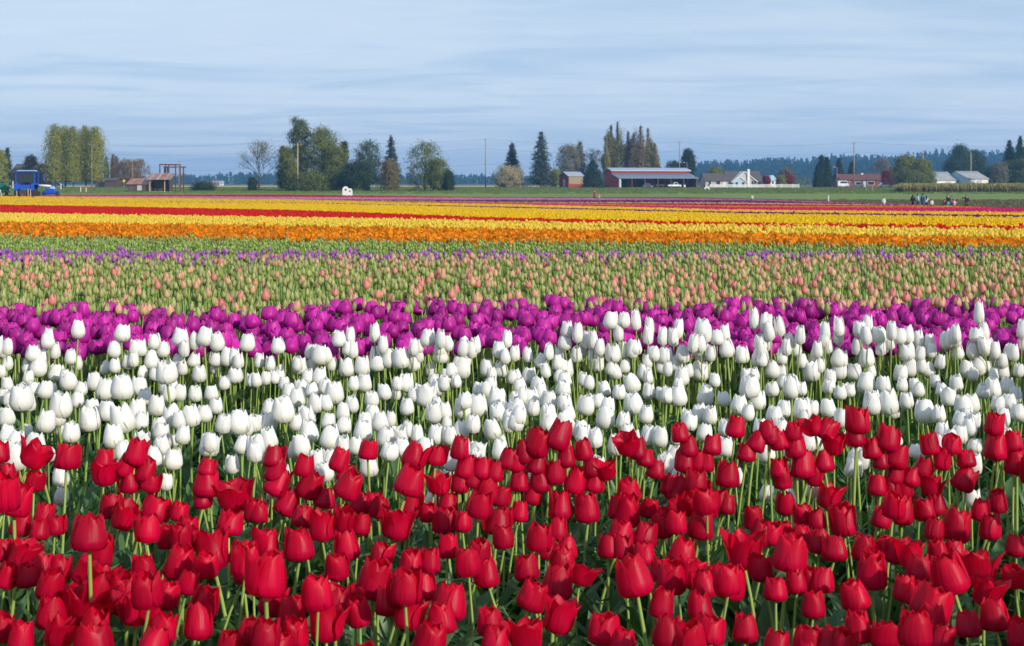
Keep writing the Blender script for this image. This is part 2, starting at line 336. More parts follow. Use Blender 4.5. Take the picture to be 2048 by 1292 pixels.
RV = 14
PET = {}
for kind, mk in (('red', 'red'), ('open', 'red'), ('white', 'white'), ('whiteopen', 'white')):
    PET[kind] = [[mk_mesh('petal', p[0], p[1], M[mk], True, p[2]) for p in blossom_petals(kind, mk, 100 * len(kind) + s)] for s in range(RV)]
BLOOM = {}
for s in range(8):
    q = blossom_petals('purple', 'purple', 900 + s, 5, 5, 5, 6); r_ = random.Random(s)
    inn = blossom_petals('purple', 'purple', 950 + s, 3, 0, 4, 5); inn = [([(x * .6, y * .6, z * 1.04) for x, y, z in a], b, c) for a, b, c in inn]
    v, f, uv = join(q + inn); BLOOM.setdefault('purple', []).append(mk_mesh('blossom', v, f, M['purple'], True, uv))
for s in range(6):
    for key, kd, mk in (('peach', 'bud2', 'peach'), ('pinkbud', 'bud2', 'pinkbud'), ('greenbud', 'bud', 'greenbud')):
        v, f, uv = join(blossom_petals(kd, mk, 700 + s, 3, 0, 4, 6)); BLOOM.setdefault(key, []).append(mk_mesh('blossom', v, f, M[mk], True, uv))
LEAVES = []
for s in range(14):
    r_ = random.Random(50 + s); v, f, uv = leaf_geo(r_, r_.uniform(.22, .33), r_.uniform(.026, .05)); LEAVES.append(mk_mesh('leaf', v, f, M['leaf'], True, uv))

# ------------------------------------------------------------------ where the near tulips stand
# blossom centres and widths as surveyed on 4x enlargements of the photograph (x y width tilt [o = open]); each is carried back to its own depth below
T_RED = {
(0, 840): "0 260 80;285 285 190 40 o;540 290 185 10;835 305 150 12;835 430 180 0 o;1090 265 170 4;1010 370 150 25;1165 410 150 8;1040 490 160 8;1215 490 150 20;60 445 140;285 480 150 4;145 630 240 8;900 680 190 -5;1000 770 200 20 o;1260 700 200 35;1440 730 115;1655 505 195;1665 370 120;1620 630 125;1885 610 230 0 o;1850 810 190 5;2030 730 110;165 840 110;355 750 130;445 830 105;320 870 160;718 884 280 4;1150 845 165 0 o;1510 870 140",
(512, 840): "140 295 150;160 390 180;180 500 200 15;390 360 160 12;670 330 150 8;725 420 140 10;440 510 210 20;555 610 170;755 510 220 30;900 235 140;1265 285 175 8;1440 280 145 3;1630 230 150 8;1235 480 225 12;1475 505 170 0 o;1635 500 135;1680 380 150;1740 460 90;1805 390 90;1915 410 125;2020 315 110 5;1845 550 190;1955 600 160 15;255 660 190 25;380 765 170 8;530 860 200 0 o;690 770 165;840 830 130;835 665 145;940 640 110;990 700 160 5;1230 700 160;1135 830 240 20 o;1380 730 140;1540 650 140;1510 790 200;1650 810 130;1755 700 130;1945 810 200;25 735 70",
(1024, 820): "205 270 180 25;375 215 190 35;575 320 145 5;40 405 90;95 350 80;200 430 150;435 380 140;60 570 120;170 670 110;225 570 160;345 500 160;515 570 180;640 450 150;665 580 140;760 480 130 5 o;385 770 190;600 785 200;1345 175 145;920 270 170 -10 o;1010 320 120;1070 370 110;1155 470 110;1410 290 150;1385 420 145;1490 400 80;1550 410 90;1600 280 140;1790 135 150 8;1965 250 150 25;1880 330 135;1725 510 190 12;1265 600 150;1335 650 190 30;1510 650 170;1570 740 200;1660 740 140;1720 750 110 12;930 640 175 4;930 820 200;840 790 80;1100 780 150;1210 850 100;1310 800 160;1930 870 150;2040 160 60;60 810 110;1440 560 80",
(1536, 820): "25 200 110;85 240 130;205 165 130;220 300 155;280 440 190;360 125 150 -5 o;475 145 170 35;715 85 180 15;700 210 150;530 280 110 10 o;450 400 165 5;370 520 110;80 450 150;115 550 140;140 745 155 4;490 690 190 8 o;280 840 130;390 870 120;600 895 200;830 310 95;965 230 180 20;905 390 110;1035 365 180 12;880 590 165 8;1020 510 110;1140 530 110;1090 620 145;990 620 90;910 860 130;1070 810 190 8;1290 280 135;1470 270 145;1240 460 140 12;1390 400 155 5 o;1310 610 160 8 o;1250 790 170;1350 760 130;1585 380 120;1710 270 120;1820 300 180 5;1960 250 150;1990 410 190;1880 410 110;1680 450 140;1570 550 175 20;1625 680 130;1835 730 160 3;1840 550 100;1810 115 145 5;1700 800 100",
(0, 1050): "30 200 100;180 245 240 8 o;60 400 150 10;215 400 130;340 360 130;480 350 180;680 380 190 35 o;810 225 190 6;850 440 150 5 o;1000 560 260;1100 660 260 0 o;1155 330 150;1330 540 220 8;1440 310 230 5;1510 450 150;1525 110 140;1700 210 280 5 o;1945 210 200;1960 370 150;410 690 240;470 850 230 20 o;750 650 330 20 o;760 810 230;750 920 290;1320 800 220 12;1645 600 230 8;1590 790 220;170 910 190;1240 920 240;1840 950 160;2020 440 80;2010 850 90;10 820 60;610 540 140",
(512, 1050): "90 135 200;345 160 220;725 165 200;650 320 200 8;100 400 300 5;140 610 200 8;640 640 260;290 700 220;310 850 230;560 800 250 0 o;80 860 200;960 430 270 3;1000 230 160;800 560 140;1060 620 190 15;1230 700 250 4 o;1240 310 190;1390 290 130;1340 490 200;1550 600 270 3;1480 740 230;1535 170 160;1850 390 190;1875 770 140 5;1160 480 120;1400 900 260;1920 900 200;180 960 200;820 700 120",
(1024, 1030): "110 410 200;280 260 150;440 260 110;370 120 140;370 540 240;560 470 150 10 o;175 640 220 15;380 820 240 0 o;400 370 190;115 960 240 0 o;870 160 200 5;890 260 160;770 250 90;1070 150 190 10;1205 100 110;1060 300 180;970 490 280;1200 430 180;1280 500 220;1370 280 220;1440 480 200 15 o;1760 550 220;1600 530 150;1860 290 240 -3 o;1990 150 170;2000 430 130;1500 720 200;1590 900 230;1240 930 240;740 900 240 8;890 1010 180;1200 720 150;1865 900 200;1430 970 150;1510 80 205 12",
(1536, 1030): "110 130 170;30 150 100;260 170 120;180 310 260 12;410 220 110;530 260 190;770 270 180;930 250 160;830 450 240 8;690 630 220;220 520 170;60 580 160;330 500 110;430 520 110;360 710 110;1140 320 190 5 o;1030 290 60;1360 290 150;1490 280 120;1210 420 200 12;1450 470 270;1680 440 240 8 o;1100 590 170;1190 620 100;1320 710 280 25;1740 620 200 15 o;1810 800 220;1600 860 200;1960 480 160;1980 240 120;720 910 200;930 950 170;1380 1000 180;320 1010 220;70 1040 150;500 1040 150;1330 110 130;1510 90 220;1775 100 170;2030 950 60"}
T_WHITE = {
(0, 620): "625 155 105;980 175 110 5;380 240 100;465 235 90;270 340 110;370 340 90;410 390 90;915 310 105;1020 320 85;1235 250 95;1310 310 100;1130 300 100;1445 205 120;1520 270 60;1645 200 125 4;1735 250 115;1980 255 110;0 320 45;50 340 60;565 370 95;540 435 80;1460 310 80;1430 400 100 6;1480 460 90;1555 390 95;1030 410 95;1215 395 115;1110 400 80;1100 450 80;920 440 95;835 475 90;310 450 125;215 465 85;40 440 90;25 495 65;455 495 115;1725 385 95;1820 375 110;1885 380 80;1965 405 90;2030 420 60;1330 490 150;1595 510 100;1880 510 110;1850 580 90;1725 470 90;1215 510 60;1150 510 80;550 560 120;620 520 80;750 570 110;365 635 110;270 625 80;60 580 70;200 550 90;170 690 170;840 630 130;980 610 155;1110 600 120;650 620 90;620 715 100;1350 590 140;1440 660 100;1350 670 100;1565 665 100;1690 660 50;1725 760 90;1255 765 120;2020 565 70;1160 690 90;50 840 130;480 760 160;370 885 140;460 850 120;740 780 90;860 800 130;715 860 160;980 870 170 -20;1100 800 130;1130 880 120;1375 845 140;1525 840 140;1635 825 100;1910 880 170 -10;2030 900 70;20 680 40;70 700 70;1275 920 110;1430 880 90",
(0, 840): "60 110 120;130 160 60;120 300 160 -15;280 185 150;570 90 130;910 130 140 -8;1135 170 120 0 o;1290 200 115;1290 80 105;1465 115 95;1390 310 125;1675 195 150 0 o;1945 190 120;2025 195 90;1945 40 140",
(512, 620): "175 275 110;665 220 105;815 240 85;740 300 95;1000 210 85 5;985 290 90 8;1290 285 95;1375 220 105;1410 240 60;1535 265 95;1590 310 90;1690 310 80;1760 335 80;1835 300 80;1945 315 100;2010 260 80;415 350 90;515 350 130;630 365 90;825 330 70;880 370 75;850 445 120;725 450 120;970 415 110;1060 390 110;1155 380 130;1220 300 60;1260 425 95;1380 370 85;1470 310 100;1480 360 100 -8;1650 460 130;1700 400 90;1850 460 110;1960 460 110;2040 530 40;90 430 80;265 420 90;355 440 110;430 450 80;575 440 70;225 500 80;180 530 85;60 540 90;110 540 80;10 560 60;415 530 95;510 530 110;550 600 110;285 575 60;625 650 145;365 620 110;330 700 120;260 650 80;445 640 50;865 575 115;750 590 60;1025 655 95 -8;1110 600 70;1200 580 110;1265 670 80;1360 670 160 0 o;1440 490 90;1525 520 100;1570 430 60;1450 620 90;1760 510 90;1660 550 70;1780 630 90;1830 640 80;1905 600 60;215 790 165 3;105 780 90;475 740 120;560 740 60;765 750 105;400 845 140;925 710 40;1210 775 105;1420 820 120;1510 800 115;1650 780 130;1770 755 145;1930 710 135;1930 810 120;1310 560 40;580 880 80;700 915 105;870 890 110;995 890 125;935 820 70;15 890 50;110 890 120;2030 850 50;2010 790 60",
(512, 840): "100 150 130;10 200 50;360 210 130 -10;420 80 150;595 130 150;490 310 130 -8;590 310 100;545 400 80;695 190 100;800 190 85;860 90 130;1040 130 120;1150 120 110 0 o;1165 210 120 4;1070 240 70;905 365 90;1355 200 70;1445 110 125;1550 120 75;1770 240 110 0 o;1885 70 130 -10;1955 235 120;1570 320 80;1640 80 40",
(1024, 610): "790 115 110;895 115 100;975 155 80;1030 210 75;440 190 95;420 295 100;510 240 75;545 300 80;595 290 65;795 240 75;1090 270 80;1285 225 90;1185 280 70;1245 280 50;1335 285 70;1430 245 80;1525 180 115;1640 250 100;1570 310 80;1735 260 80;1715 340 120;1495 335 115;1915 150 85;2030 180 50;1990 300 100;45 400 90;0 400 40;135 415 70;235 445 95;290 375 80;310 460 80;370 420 80;515 390 100;445 380 40;605 415 60;660 360 90;680 455 115 0 o;730 340 80;810 380 115;905 380 85;975 330 110;1055 370 50;1130 390 95;1225 400 105;1345 385 80;1420 400 75;1560 390 80;1310 465 110;1185 495 90;1090 460 60;1840 390 110;1665 400 70;1920 430 90;1990 390 110;2000 450 80;420 500 130;735 510 90;830 530 95;970 490 90;1060 530 110;1185 580 70;1360 570 110;1400 500 70;1510 525 130 0 o;1575 600 80;30 570 95;135 560 100;60 640 100;420 600 110;505 580 45;330 580 60;670 625 60;735 665 95;950 620 130 -25;855 690 85;210 640 130;230 690 90;145 740 140;295 765 120;420 780 110;410 660 110;40 840 150;30 760 110;590 790 135;690 760 90;970 780 140;1075 865 115;765 800 60;750 900 140;890 920 110;1330 720 130;1405 650 70;1095 690 50;1200 700 60;1240 720 50;1550 720 130 6;1500 860 120;1585 880 110;1695 745 90;1900 640 150;1860 560 60;1940 560 60;2020 600 60;1960 750 130;1820 790 120 8;1890 850 110;430 930 120;300 940 130;1425 930 80;450 860 60;290 860 80",
(1024, 820): "570 180 120;925 170 120;1090 200 120;1185 215 105;830 280 60;1545 170 70;1705 285 100;1710 130 40;1990 130 80;2035 330 40",
(1536, 610): "1635 105 85;20 175 60;95 230 90;140 250 60;220 195 75;75 315 85;20 360 80;265 315 85;170 350 90;215 370 90;95 420 80;395 285 85;400 370 90;480 240 85;530 260 60;460 350 50;615 205 70 -5;645 270 80;655 355 70;735 190 95;800 240 90;890 230 110;920 190 90;975 210 60;1055 245 100;1125 265 70;865 355 85;955 350 85;1000 310 60;1115 370 115;1210 320 90;1350 280 90;1425 285 100;1300 300 60;1510 230 80;1530 280 80;1515 370 95;1670 230 100;1780 240 80;1750 335 110;1640 360 100;1700 370 50;1955 215 90;1910 310 80;1880 390 60;1945 370 100;2010 430 90;2035 320 40;240 455 75;35 505 120;130 545 80;310 430 60;345 525 125;425 490 60;570 425 115;570 520 110;655 460 50;785 420 120;690 530 110 0 o;780 510 90;850 530 80;1060 545 100;1135 490 120;1190 490 60;1210 400 60;1310 380 80;1275 505 100;1330 450 80;1590 510 110;1685 480 110;1600 560 90;1790 450 90;1870 530 110;1810 500 60;1690 500 100;1970 520 80;35 665 95;185 660 130;260 660 90;495 575 95;645 675 95 0 o;580 690 50;785 620 130;920 630 110;1005 640 60;830 780 140;965 780 145;1105 760 95;1200 670 60;1310 640 90;1380 620 80;1390 670 80;1505 625 105;1445 730 120 0 o;1560 790 130;1630 780 120;1720 680 100;1795 660 130;1915 640 120;1980 720 60;2000 850 110;50 870 120;125 830 80;270 830 140;360 815 70;480 820 110;1255 845 145;1365 870 105;1880 900 100;595 900 120;1930 780 70;1840 780 80;1640 920 80",
(1536, 820): "1610 130 110;1540 70 80;310 250 90;1375 260 60;1455 220 80;100 140 90;1530 190 60;1900 200 40;1860 100 80"}
def survey(T, wide, hmin, hmax, dmin, dmax):
    """-> list of (X, Y, centre height, width in metres, tilt, open, px, py)"""
    out = []
    for (ox, oy), s in T.items():
        for e in s.split(';'):
            q = e.split(); px = ox + float(q[0]) / 4; py = oy + float(q[1]) / 4; w = float(q[2]) / 4
            tilt = float(q[3]) if len(q) > 3 else 0.; opn = len(q) > 4
            k = 1.22 if opn else 1.0
            D = F * wide * k / max(w, 5)                        # depth that its size asks for
            a = F * (EYE - hmax) / (py - HZ); b = F * (EYE - hmin) / (py - HZ)   # depths that a stalk of plausible height allows
            D = min(max(D, a), b); D = min(max(D, dmin), dmax); h = EYE - (py - HZ) * D / F
            out.append(((px - 1024) / F * D, D, h, min(max(w * D / F, .68 * wide), 1.25 * wide * k), tilt, opn, px, py))
    return out
REDS = survey(T_RED, .067, .34, .50, 1.5, 3.42)
WHITES = survey(T_WHITE, .066, .38, .56, 3.46, 5.5)
REDS.sort(key=lambda t: -t[3] / t[1]); WHITES.sort(key=lambda t: -t[3] / t[1])

ORD = ['', 'first', 'second', 'third', 'fourth', 'fifth', 'sixth', 'seventh', 'eighth', 'ninth', 'tenth', 'eleventh', 'twelfth', 'thirteenth', 'fourteenth', 'fifteenth', 'sixteenth', 'seventeenth', 'eighteenth', 'nineteenth', 'twentieth']
def ordw(n):
    if n <= 20: return ORD[n]
    t, u = divmod(n, 10); b = ['', '', 'twenty', 'thirty', 'forty', 'fifty', 'sixty'][t]
    return (b + '-' + ORD[u]) if u else (b[:-1] + 'ieth')
def rows_of(items, n):
    """splits blossoms into N rows from front to back by picture height, each counted from the left; -> {index: (row, place)}"""
    idx = sorted(range(len(items)), key=lambda i: -items[i][7]); per = math.ceil(len(idx) / n); out = {}
    for r_i in range(n):
        row = sorted(idx[r_i * per:(r_i + 1) * per], key=lambda i: items[i][6])
        for k, i in enumerate(row): out[i] = (r_i + 1, k + 1)
    return out

def tulip(name, item, kind, label, cat, group, seed, matleaf, nleaf, parts='petal', bloomkey=None, leaf_len=1.0):
    X, Y, h, w, tilt, opn, px, py = item; r = random.Random(seed)
    w *= 1.13 if 'white' in kind else (1.06 if kind == 'red' else 1.0)
    body = dict(red=1.12, open=1.15, white=1.30, whiteopen=1.2, purple=.98, bud=1.9, bud2=1.5)[kind]
    tx = math.radians(tilt + (r.gauss(2.5, 7) if kind in ('red', 'open') else r.gauss(1, 4.5))); ty = math.radians(r.gauss(0, 6) + (6 if kind in ('red', 'open') else 2))   # lean to the right, and a little away
    ax = Vector((math.sin(tx), math.sin(ty), 1)).normalized()
    foot = Vector((X, Y, h)) - ax * (w * body * .5)           # where the blossom meets the stalk
    lx = math.tan(tx) * .10 + r.gauss(0, .022); ly = r.gauss(0, .02)
    base = Vector((foot.x - lx, foot.y - ly, gz(Y)))
    e = empty(name, base, label, cat, group)
    top = foot - base
    mb = stem_geo(top + ax * .008, (-lx * .15 + r.gauss(0, .007), r.gauss(0, .006)), .0046 * w / .062, .0036 * w / .062)
    st = mb.build('stem', M['stem'], e, True)
    q = Vector((0, 0, 1)).rotation_difference(ax) @ Euler((0, 0, r.uniform(0, 6.28))).to_quaternion()
    mat = Matrix.LocRotScale(top, q, Vector((w * r.uniform(.93, 1.07), w * r.uniform(.93, 1.07), w * (r.uniform(.9, 1.03) if 'white' in kind else r.uniform(.88, 1.14)))))
    if parts == 'petal':
        for me in PET[kind][r.randrange(RV)]:
            o = bpy.data.objects.new('petal', me); C.objects.link(o); o.parent = e; o.matrix_local = mat
    else:
        o = bpy.data.objects.new('blossom', BLOOM[bloomkey][r.randrange(len(BLOOM[bloomkey]))]); C.objects.link(o); o.parent = e; o.matrix_local = mat
    for k in range(nleaf):
        o = bpy.data.objects.new('leaf', LEAVES[r.randrange(len(LEAVES))]); C.objects.link(o); o.parent = e
        o.rotation_euler = (0, 0, r.uniform(0, 6.28)); s = r.uniform(.8, 1.15) * leaf_len; o.scale = (s, s, s); o.location = (0, 0, .005 + .02 * k)
    return e
def lean_words(t): return 'leaning right' if t >= 10 else ('leaning left' if t <= -8 else 'standing upright')
rr_ = rows_of(REDS, 12)
for i, it in enumerate(REDS[:300]):
    row, k = rr_[i]
    lab = f"{'wide-open' if it[5] else 'cupped'} red tulip {lean_words(it[4])}, {ordw(k)} from left in the {ordw(row)} red row"
    tulip('red_tulip', it, 'open' if it[5] else 'red', lab, 'tulip', 'red tulips in the front block', 1000 + i, 'leaf', 3)
wr_ = rows_of(WHITES, 14)
WMAIN = WHITES[:300]; wr_ = rows_of(WMAIN, 10)
for i, it in enumerate(WMAIN):
    row, k = wr_[i]
    lab = f"{'loose-petalled' if it[5] else 'egg-shaped'} white tulip {lean_words(it[4])}, {ordw(k)} from left in the {ordw(row)} white row"
    tulip('white_tulip', it, 'whiteopen' if it[5] else 'white', lab, 'tulip', 'white tulips behind the red ones', 3000 + i, 'leaf', 1)

# ------------------------------------------------------------------ masses of tulips: geometry-node scatters
def node_scatter():
    ng = bpy.data.node_groups.new('scatter', 'GeometryNodeTree')
    ng.interface.new_socket('Geometry', in_out='INPUT', socket_type='NodeSocketGeometry')
    ng.interface.new_socket('Collection', in_out='INPUT', socket_type='NodeSocketCollection')
    ng.interface.new_socket('Geometry', in_out='OUTPUT', socket_type='NodeSocketGeometry')
    N, L = ng.nodes, ng.links
    gi = N.new('NodeGroupInput'); go = N.new('NodeGroupOutput'); ci = N.new('GeometryNodeCollectionInfo'); ci.inputs['Separate Children'].default_value = True; ci.inputs['Reset Children'].default_value = True
    mp = N.new('GeometryNodeMeshToPoints'); ip = N.new('GeometryNodeInstanceOnPoints'); ip.inputs['Pick Instance'].default_value = True
    def attr(n, t):
        a = N.new('GeometryNodeInputNamedAttribute'); a.data_type = t; a.inputs['Name'].default_value = n; return a.outputs[0]
    L.new(gi.outputs[0], mp.inputs[0]); L.new(mp.outputs[0], ip.inputs['Points']); L.new(gi.outputs[1], ci.inputs[0]); L.new(ci.outputs[0], ip.inputs['Instance'])
    L.new(attr('idx', 'INT'), ip.inputs['Instance Index']); L.new(attr('scl', 'FLOAT_VECTOR'), ip.inputs['Scale'])
    er = N.new('FunctionNodeEulerToRotation'); L.new(attr('rot', 'FLOAT_VECTOR'), er.inputs[0]); L.new(er.outputs[0], ip.inputs['Rotation'])
    L.new(ip.outputs[0], go.inputs[0]); return ng
NG = node_scatter()
def protos(name, meshes):
    c = bpy.data.collections.new(name)
    for i, me in enumerate(meshes):
        o = bpy.data.objects.new(f'{name}_{i:02d}', me); c.objects.link(o)
    return c
def scatter(name, P, rot, scl, idx, coll, label=None, parent=None, cat=None):
    me = bpy.data.meshes.new(name); n = len(P); me.vertices.add(n); me.vertices.foreach_set('co', np.asarray(P, np.float32).ravel())
    for k, t, a in (('idx', 'INT', idx), ('rot', 'FLOAT_VECTOR', rot), ('scl', 'FLOAT_VECTOR', scl)):
        at_ = me.attributes.new(k, t, 'POINT'); at_.data.foreach_set('value' if t == 'INT' else 'vector', np.asarray(a, np.int32 if t == 'INT' else np.float32).ravel())
    o = mesh_obj(name, me, parent); md = o.modifiers.new('scatter', 'NODES'); md.node_group = NG
    md[[s.identifier for s in NG.interface.items_tree if s.name == 'Collection'][0]] = coll
    tag(o, label, cat, kind='stuff'); return o
def plant_mesh(name, parts_mat, hh=.45, seed=0, nleaf=3, bw=.062, head=None, leafm='leaf', leafw=.035, leafl=.26, stemn=4, leafn=5):
    """a whole plant as one mesh with foot at the origin: stalk, leaves, blossom"""
    r = random.Random(seed); v = []; f = []; uv = []; mi = []
    def put(a, b, c, k):
        n = len(v); v.extend(a); f.extend([tuple(i + n for i in q) for q in b]); uv.extend(c if c else [(0, 0)] * len(a)); mi.extend([k] * len(b))
    lx, ly = r.gauss(0, .02), r.gauss(0, .02)
    if head:
        mb = stem_geo((lx, ly, hh), (r.gauss(0, .01), r.gauss(0, .01)), .0045, .0036, stemn, 4); put(mb.v, mb.f, None, 1)
        ax = Vector((r.gauss(0.02, .08), r.gauss(.04, .08), 1)).normalized(); q = Vector((0, 0, 1)).rotation_difference(ax)
        hv, hf, huv = head; put([tuple(q @ Vector(p) * bw + Vector((lx, ly, hh))) for p in hv], hf, huv, 0)
    for k in range(nleaf):
        a, b, c = leaf_geo(r, leafl * r.uniform(.75, 1.15), leafw * r.uniform(.8, 1.2), leafn); w = r.uniform(0, 6.28); cw, sw = math.cos(w), math.sin(w)
        put([(x * cw - y * sw, x * sw + y * cw, z) for x, y, z in a], b, c, 2)
    me = mk_mesh(name, v, f, [parts_mat, M['stem'], M[leafm]], True, uv); me.polygons.foreach_set('material_index', mi); return me
def scat_xy(n_rot, smin=.9, smax=1.12, tilt=.06):
    n = n_rot; rot = np.zeros((n, 3)); rot[:, 2] = rng.uniform(0, 6.28, n); rot[:, 0] = rng.normal(0, tilt, n); rot[:, 1] = rng.normal(0, tilt, n)
    s = rng.uniform(smin, smax, n); return rot, np.stack([s, s, s], 1)
def gzv(y): return EYE - drop(y)
def spread(n, y0, y1, margin=1.12, xm=.5):
    """random points in the wedge of ground that the camera could see between depths y0..y1 (with side margins)"""
    u = rng.random(n); y = np.sqrt(y0 ** 2 + u * (y1 ** 2 - y0 ** 2)); x = (rng.random(n) * 2 - 1) * (y * 1024 / F * margin + xm); return x, y
def density(d, y0, y1, margin=1.12, xm=.5):
    return int(d * ((y1 ** 2 - y0 ** 2) * 1024 / F * margin + 2 * xm * (y1 - y0)))
def proj(x, y, h): return 1024 + F * x / y, HZ + F * (drop(y) - h) / y

# the whites past the 300 largest, plus those beyond the picture's edges
def head_of(kind, s, no=3, ni=3, nu=4, nv=6): return join(blossom_petals(kind, 'red', s, no, ni, nu, nv))
cW = protos('white_plants', [plant_mesh('white_plant', M['white'], .45, 40 + s, 1, .062, head_of('white', 60 + s)) for s in range(6)])
cR = protos('red_plants', [plant_mesh('red_plant', M['red'], .42, 20 + s, 3, .066, head_of('red', 70 + s)) for s in range(6)])
P = []; sc = []
for it in WHITES[300:]:
    h = it[2] - .5 * it[3] * 1.3 - gz(it[1]); P.append((it[0], it[1], gz(it[1]))); k = it[3] / .062; sc.append((k, k, h / .45))
def outside(y0, y1, n, reach=1.5):
    """beds go on past the picture's edges"""
    y = rng.uniform(y0, y1, n); side = rng.choice([-1, 1], n); x = side * (y * 1024 / F + .05 + rng.random(n) * reach); return x, y
for _ in range(110):                                   # low late ones between the stalks
    b = R.uniform(3.5, 5.4); a = R.uniform(-1, 1) * b * 1024 / F; P.append((a, b, gz(b))); k = R.uniform(.6, .85); sc.append((k, k, R.uniform(.62, .85)))
x, y = outside(3.6, 5.6, 260)
for a, b in zip(x, y): P.append((a, b, gz(b))); k = rng.uniform(.85, 1.1); sc.append((k, k, rng.uniform(.9, 1.1)))
rot, _ = scat_xy(len(P)); scatter('white_tulip_bed', P, rot, sc, rng.integers(0, 6, len(P)), cW, 'smaller white tulips half hidden among the larger ones of the white band')
x, y = outside(1.6, 3.6, 240); x2 = np.r_[rng.uniform(-1.6, 1.6, 60), rng.uniform(-1, 1, 45) * np.linspace(1.8, 3.35, 45) * .38]; y2 = np.r_[rng.uniform(1.15, 1.72, 60), np.linspace(1.8, 3.35, 45)]
P = [(a, b, gz(b)) for a, b in zip(np.r_[x, x2], np.r_[y, y2])]; rot, s_ = scat_xy(len(P)); s_[-45:] *= np.array([.8, .8, .82]); scatter('red_tulip_bed', P, rot, s_, rng.integers(0, 6, len(P)), cR, 'red tulips past the ends of the front block')

# purple band: blossoms in loose clusters, the 300 largest as plants of their own
def blue_noise(n, y0f, y1f, x0, x1, dmin, tries=40000, warp=None):
    pts = []; cell = {}
    for _ in range(tries):
        if len(pts) >= n: break
        px = R.uniform(x0, x1); t = R.random(); a, b = y0f(px), y1f(px); py = a + (b - a) * t
        h = R.gauss(.445, .022); D = F * (EYE - h) / (py - HZ); X = (px - 1024) / F * D
        if D < 5.65: continue
        k = (int(X / dmin), int(D / dmin))
        if any((X - q[0]) ** 2 + (D - q[1]) ** 2 < dmin * dmin for i in (-1, 0, 1) for j in (-1, 0, 1) for q in cell.get((k[0] + i, k[1] + j), ())): continue
        cell.setdefault(k, []).append((X, D)); pts.append((X, D, h, 0, 0., False, px, py))
    return pts
ptop = lambda x: np.interp(x, [-400, 0, 80, 240, 330, 380, 420, 480, 700, 1000, 1100, 1400, 1500, 1700, 1900, 2048, 2400], [600, 612, 612, 615, 622, 632, 622, 625, 606, 606, 600, 608, 602, 606, 600, 600, 600]) + 3
pbot = lambda x: np.interp(x, [-400, 0, 120, 300, 600, 900, 1024, 1200, 1500, 1700, 2048, 2400], [705, 712, 712, 702, 705, 700, 700, 700, 705, 708, 705, 700])
PUR = blue_noise(900, ptop, pbot, -180, 2230, .084)
inview = [q for q in PUR if -10 < q[6] < 2058]; PUR_IN = sorted(inview, key=lambda q: q[1])
front = PUR_IN[:300]
front = [(a, b, h, R.uniform(.066, .082), R.gauss(0, 7), False, px, py) for (a, b, h, _, _, _, px, py) in front]
pr_ = rows_of(front, 8)
for i, it in enumerate(front):
    row, k = pr_[i]; lab = f"ruffled round magenta-purple tulip, {ordw(k)} from left in the {ordw(row)} purple row from the front"
    tulip('purple_tulip', it, 'purple', lab, 'tulip', 'purple tulips between the white and the peach band', 5000 + i, 'leaf', 1, 'blossom', 'purple')
rest = PUR_IN[300:] + [q for q in PUR if not -10 < q[6] < 2058]
def head_mesh(me):
    v = [tuple(p.co) for p in me.vertices]; f = [tuple(p.vertices) for p in me.polygons]; uv = [(0, 0)] * len(v)
    for lp, u in zip(me.loops, me.uv_layers[0].data): uv[lp.vertex_index] = tuple(u.uv)
    return v, f, uv
cP = protos('purple_plants', [plant_mesh('purple_plant', M['purple'], .41, 80 + s, 2, .075, head_mesh(BLOOM['purple'][s])) for s in range(6)])
P = [(q[0], q[1], gz(q[1])) for q in rest]; rot, s_ = scat_xy(len(P), .85, 1.1); s_[:, 2] = [(q[2] - .037) / .41 for q in rest]
scatter('purple_tulip_bed', P, rot, s_, rng.integers(0, 6, len(P)), cP, 'purple tulips at the back of the purple band')

# peach band: mostly green buds, some opened to peach and pink
zt = lambda x: np.interp(x, [0, 575, 1025, 1475, 1923, 2048], [508, 507, 505, 505, 504, 504]); zb = lambda x: ptop(x) + 6
BUD = blue_noise(3900, zt, zb, -200, 2250, .085, 90000)
col = []
for q in BUD:
    u = R.random(); g = .07 + .15 * (q[6] / 2048) + .06 * math.sin(q[0] * 1.7) * math.cos(q[1] * 1.3); col.append('pinkbud' if u < g * .55 else ('peach' if u < g * 1.9 else 'greenbud'))
opened = sorted([i for i in range(len(BUD)) if col[i] != 'greenbud' and -5 < BUD[i][6] < 2053], key=lambda i: BUD[i][1])[:300]
op_set = set(opened); oi_ = [(BUD[i][0], BUD[i][1], BUD[i][2] + .01, R.uniform(.038, .050) if col[i] == 'pinkbud' else R.uniform(.036, .045), R.gauss(0, 4), False, BUD[i][6], BUD[i][7]) for i in opened]
qr_ = rows_of(oi_, 10)
for j, (i, it) in enumerate(zip(opened, oi_)):
    row, k = qr_[j]; pk = col[i] == 'pinkbud'
    tulip('peach_tulip', it, 'bud2', f"{'salmon pink' if pk else 'pale peach'} tulip bud among green buds, {ordw(k)} from left in the {ordw(row)} peach row", 'tulip', 'peach tulips opening among green buds', 7000 + i, 'leaf', 1, 'blossom', col[i])
mk_b = [plant_mesh('bud_plant', M['greenbud'], .385, 110 + s, 2, .031, head_mesh(BLOOM['greenbud'][s]), 'farleaf') for s in range(6)] + [plant_mesh('bud_plant', M['peach'], .39, 120 + s, 2, .038, head_mesh(BLOOM['peach'][s]), 'farleaf') for s in range(4)] + [plant_mesh('bud_plant', M['pinkbud'], .39, 130 + s, 2, .041, head_mesh(BLOOM['pinkbud'][s]), 'farleaf') for s in range(4)]
cB = protos('bud_plants', mk_b)
rest = [i for i in range(len(BUD)) if i not in op_set]
P = [(BUD[i][0], BUD[i][1], gz(BUD[i][1])) for i in rest]; rot, s_ = scat_xy(len(P), .88, 1.15); s_[:, 2] = [BUD[i][2] / .42 for i in rest]
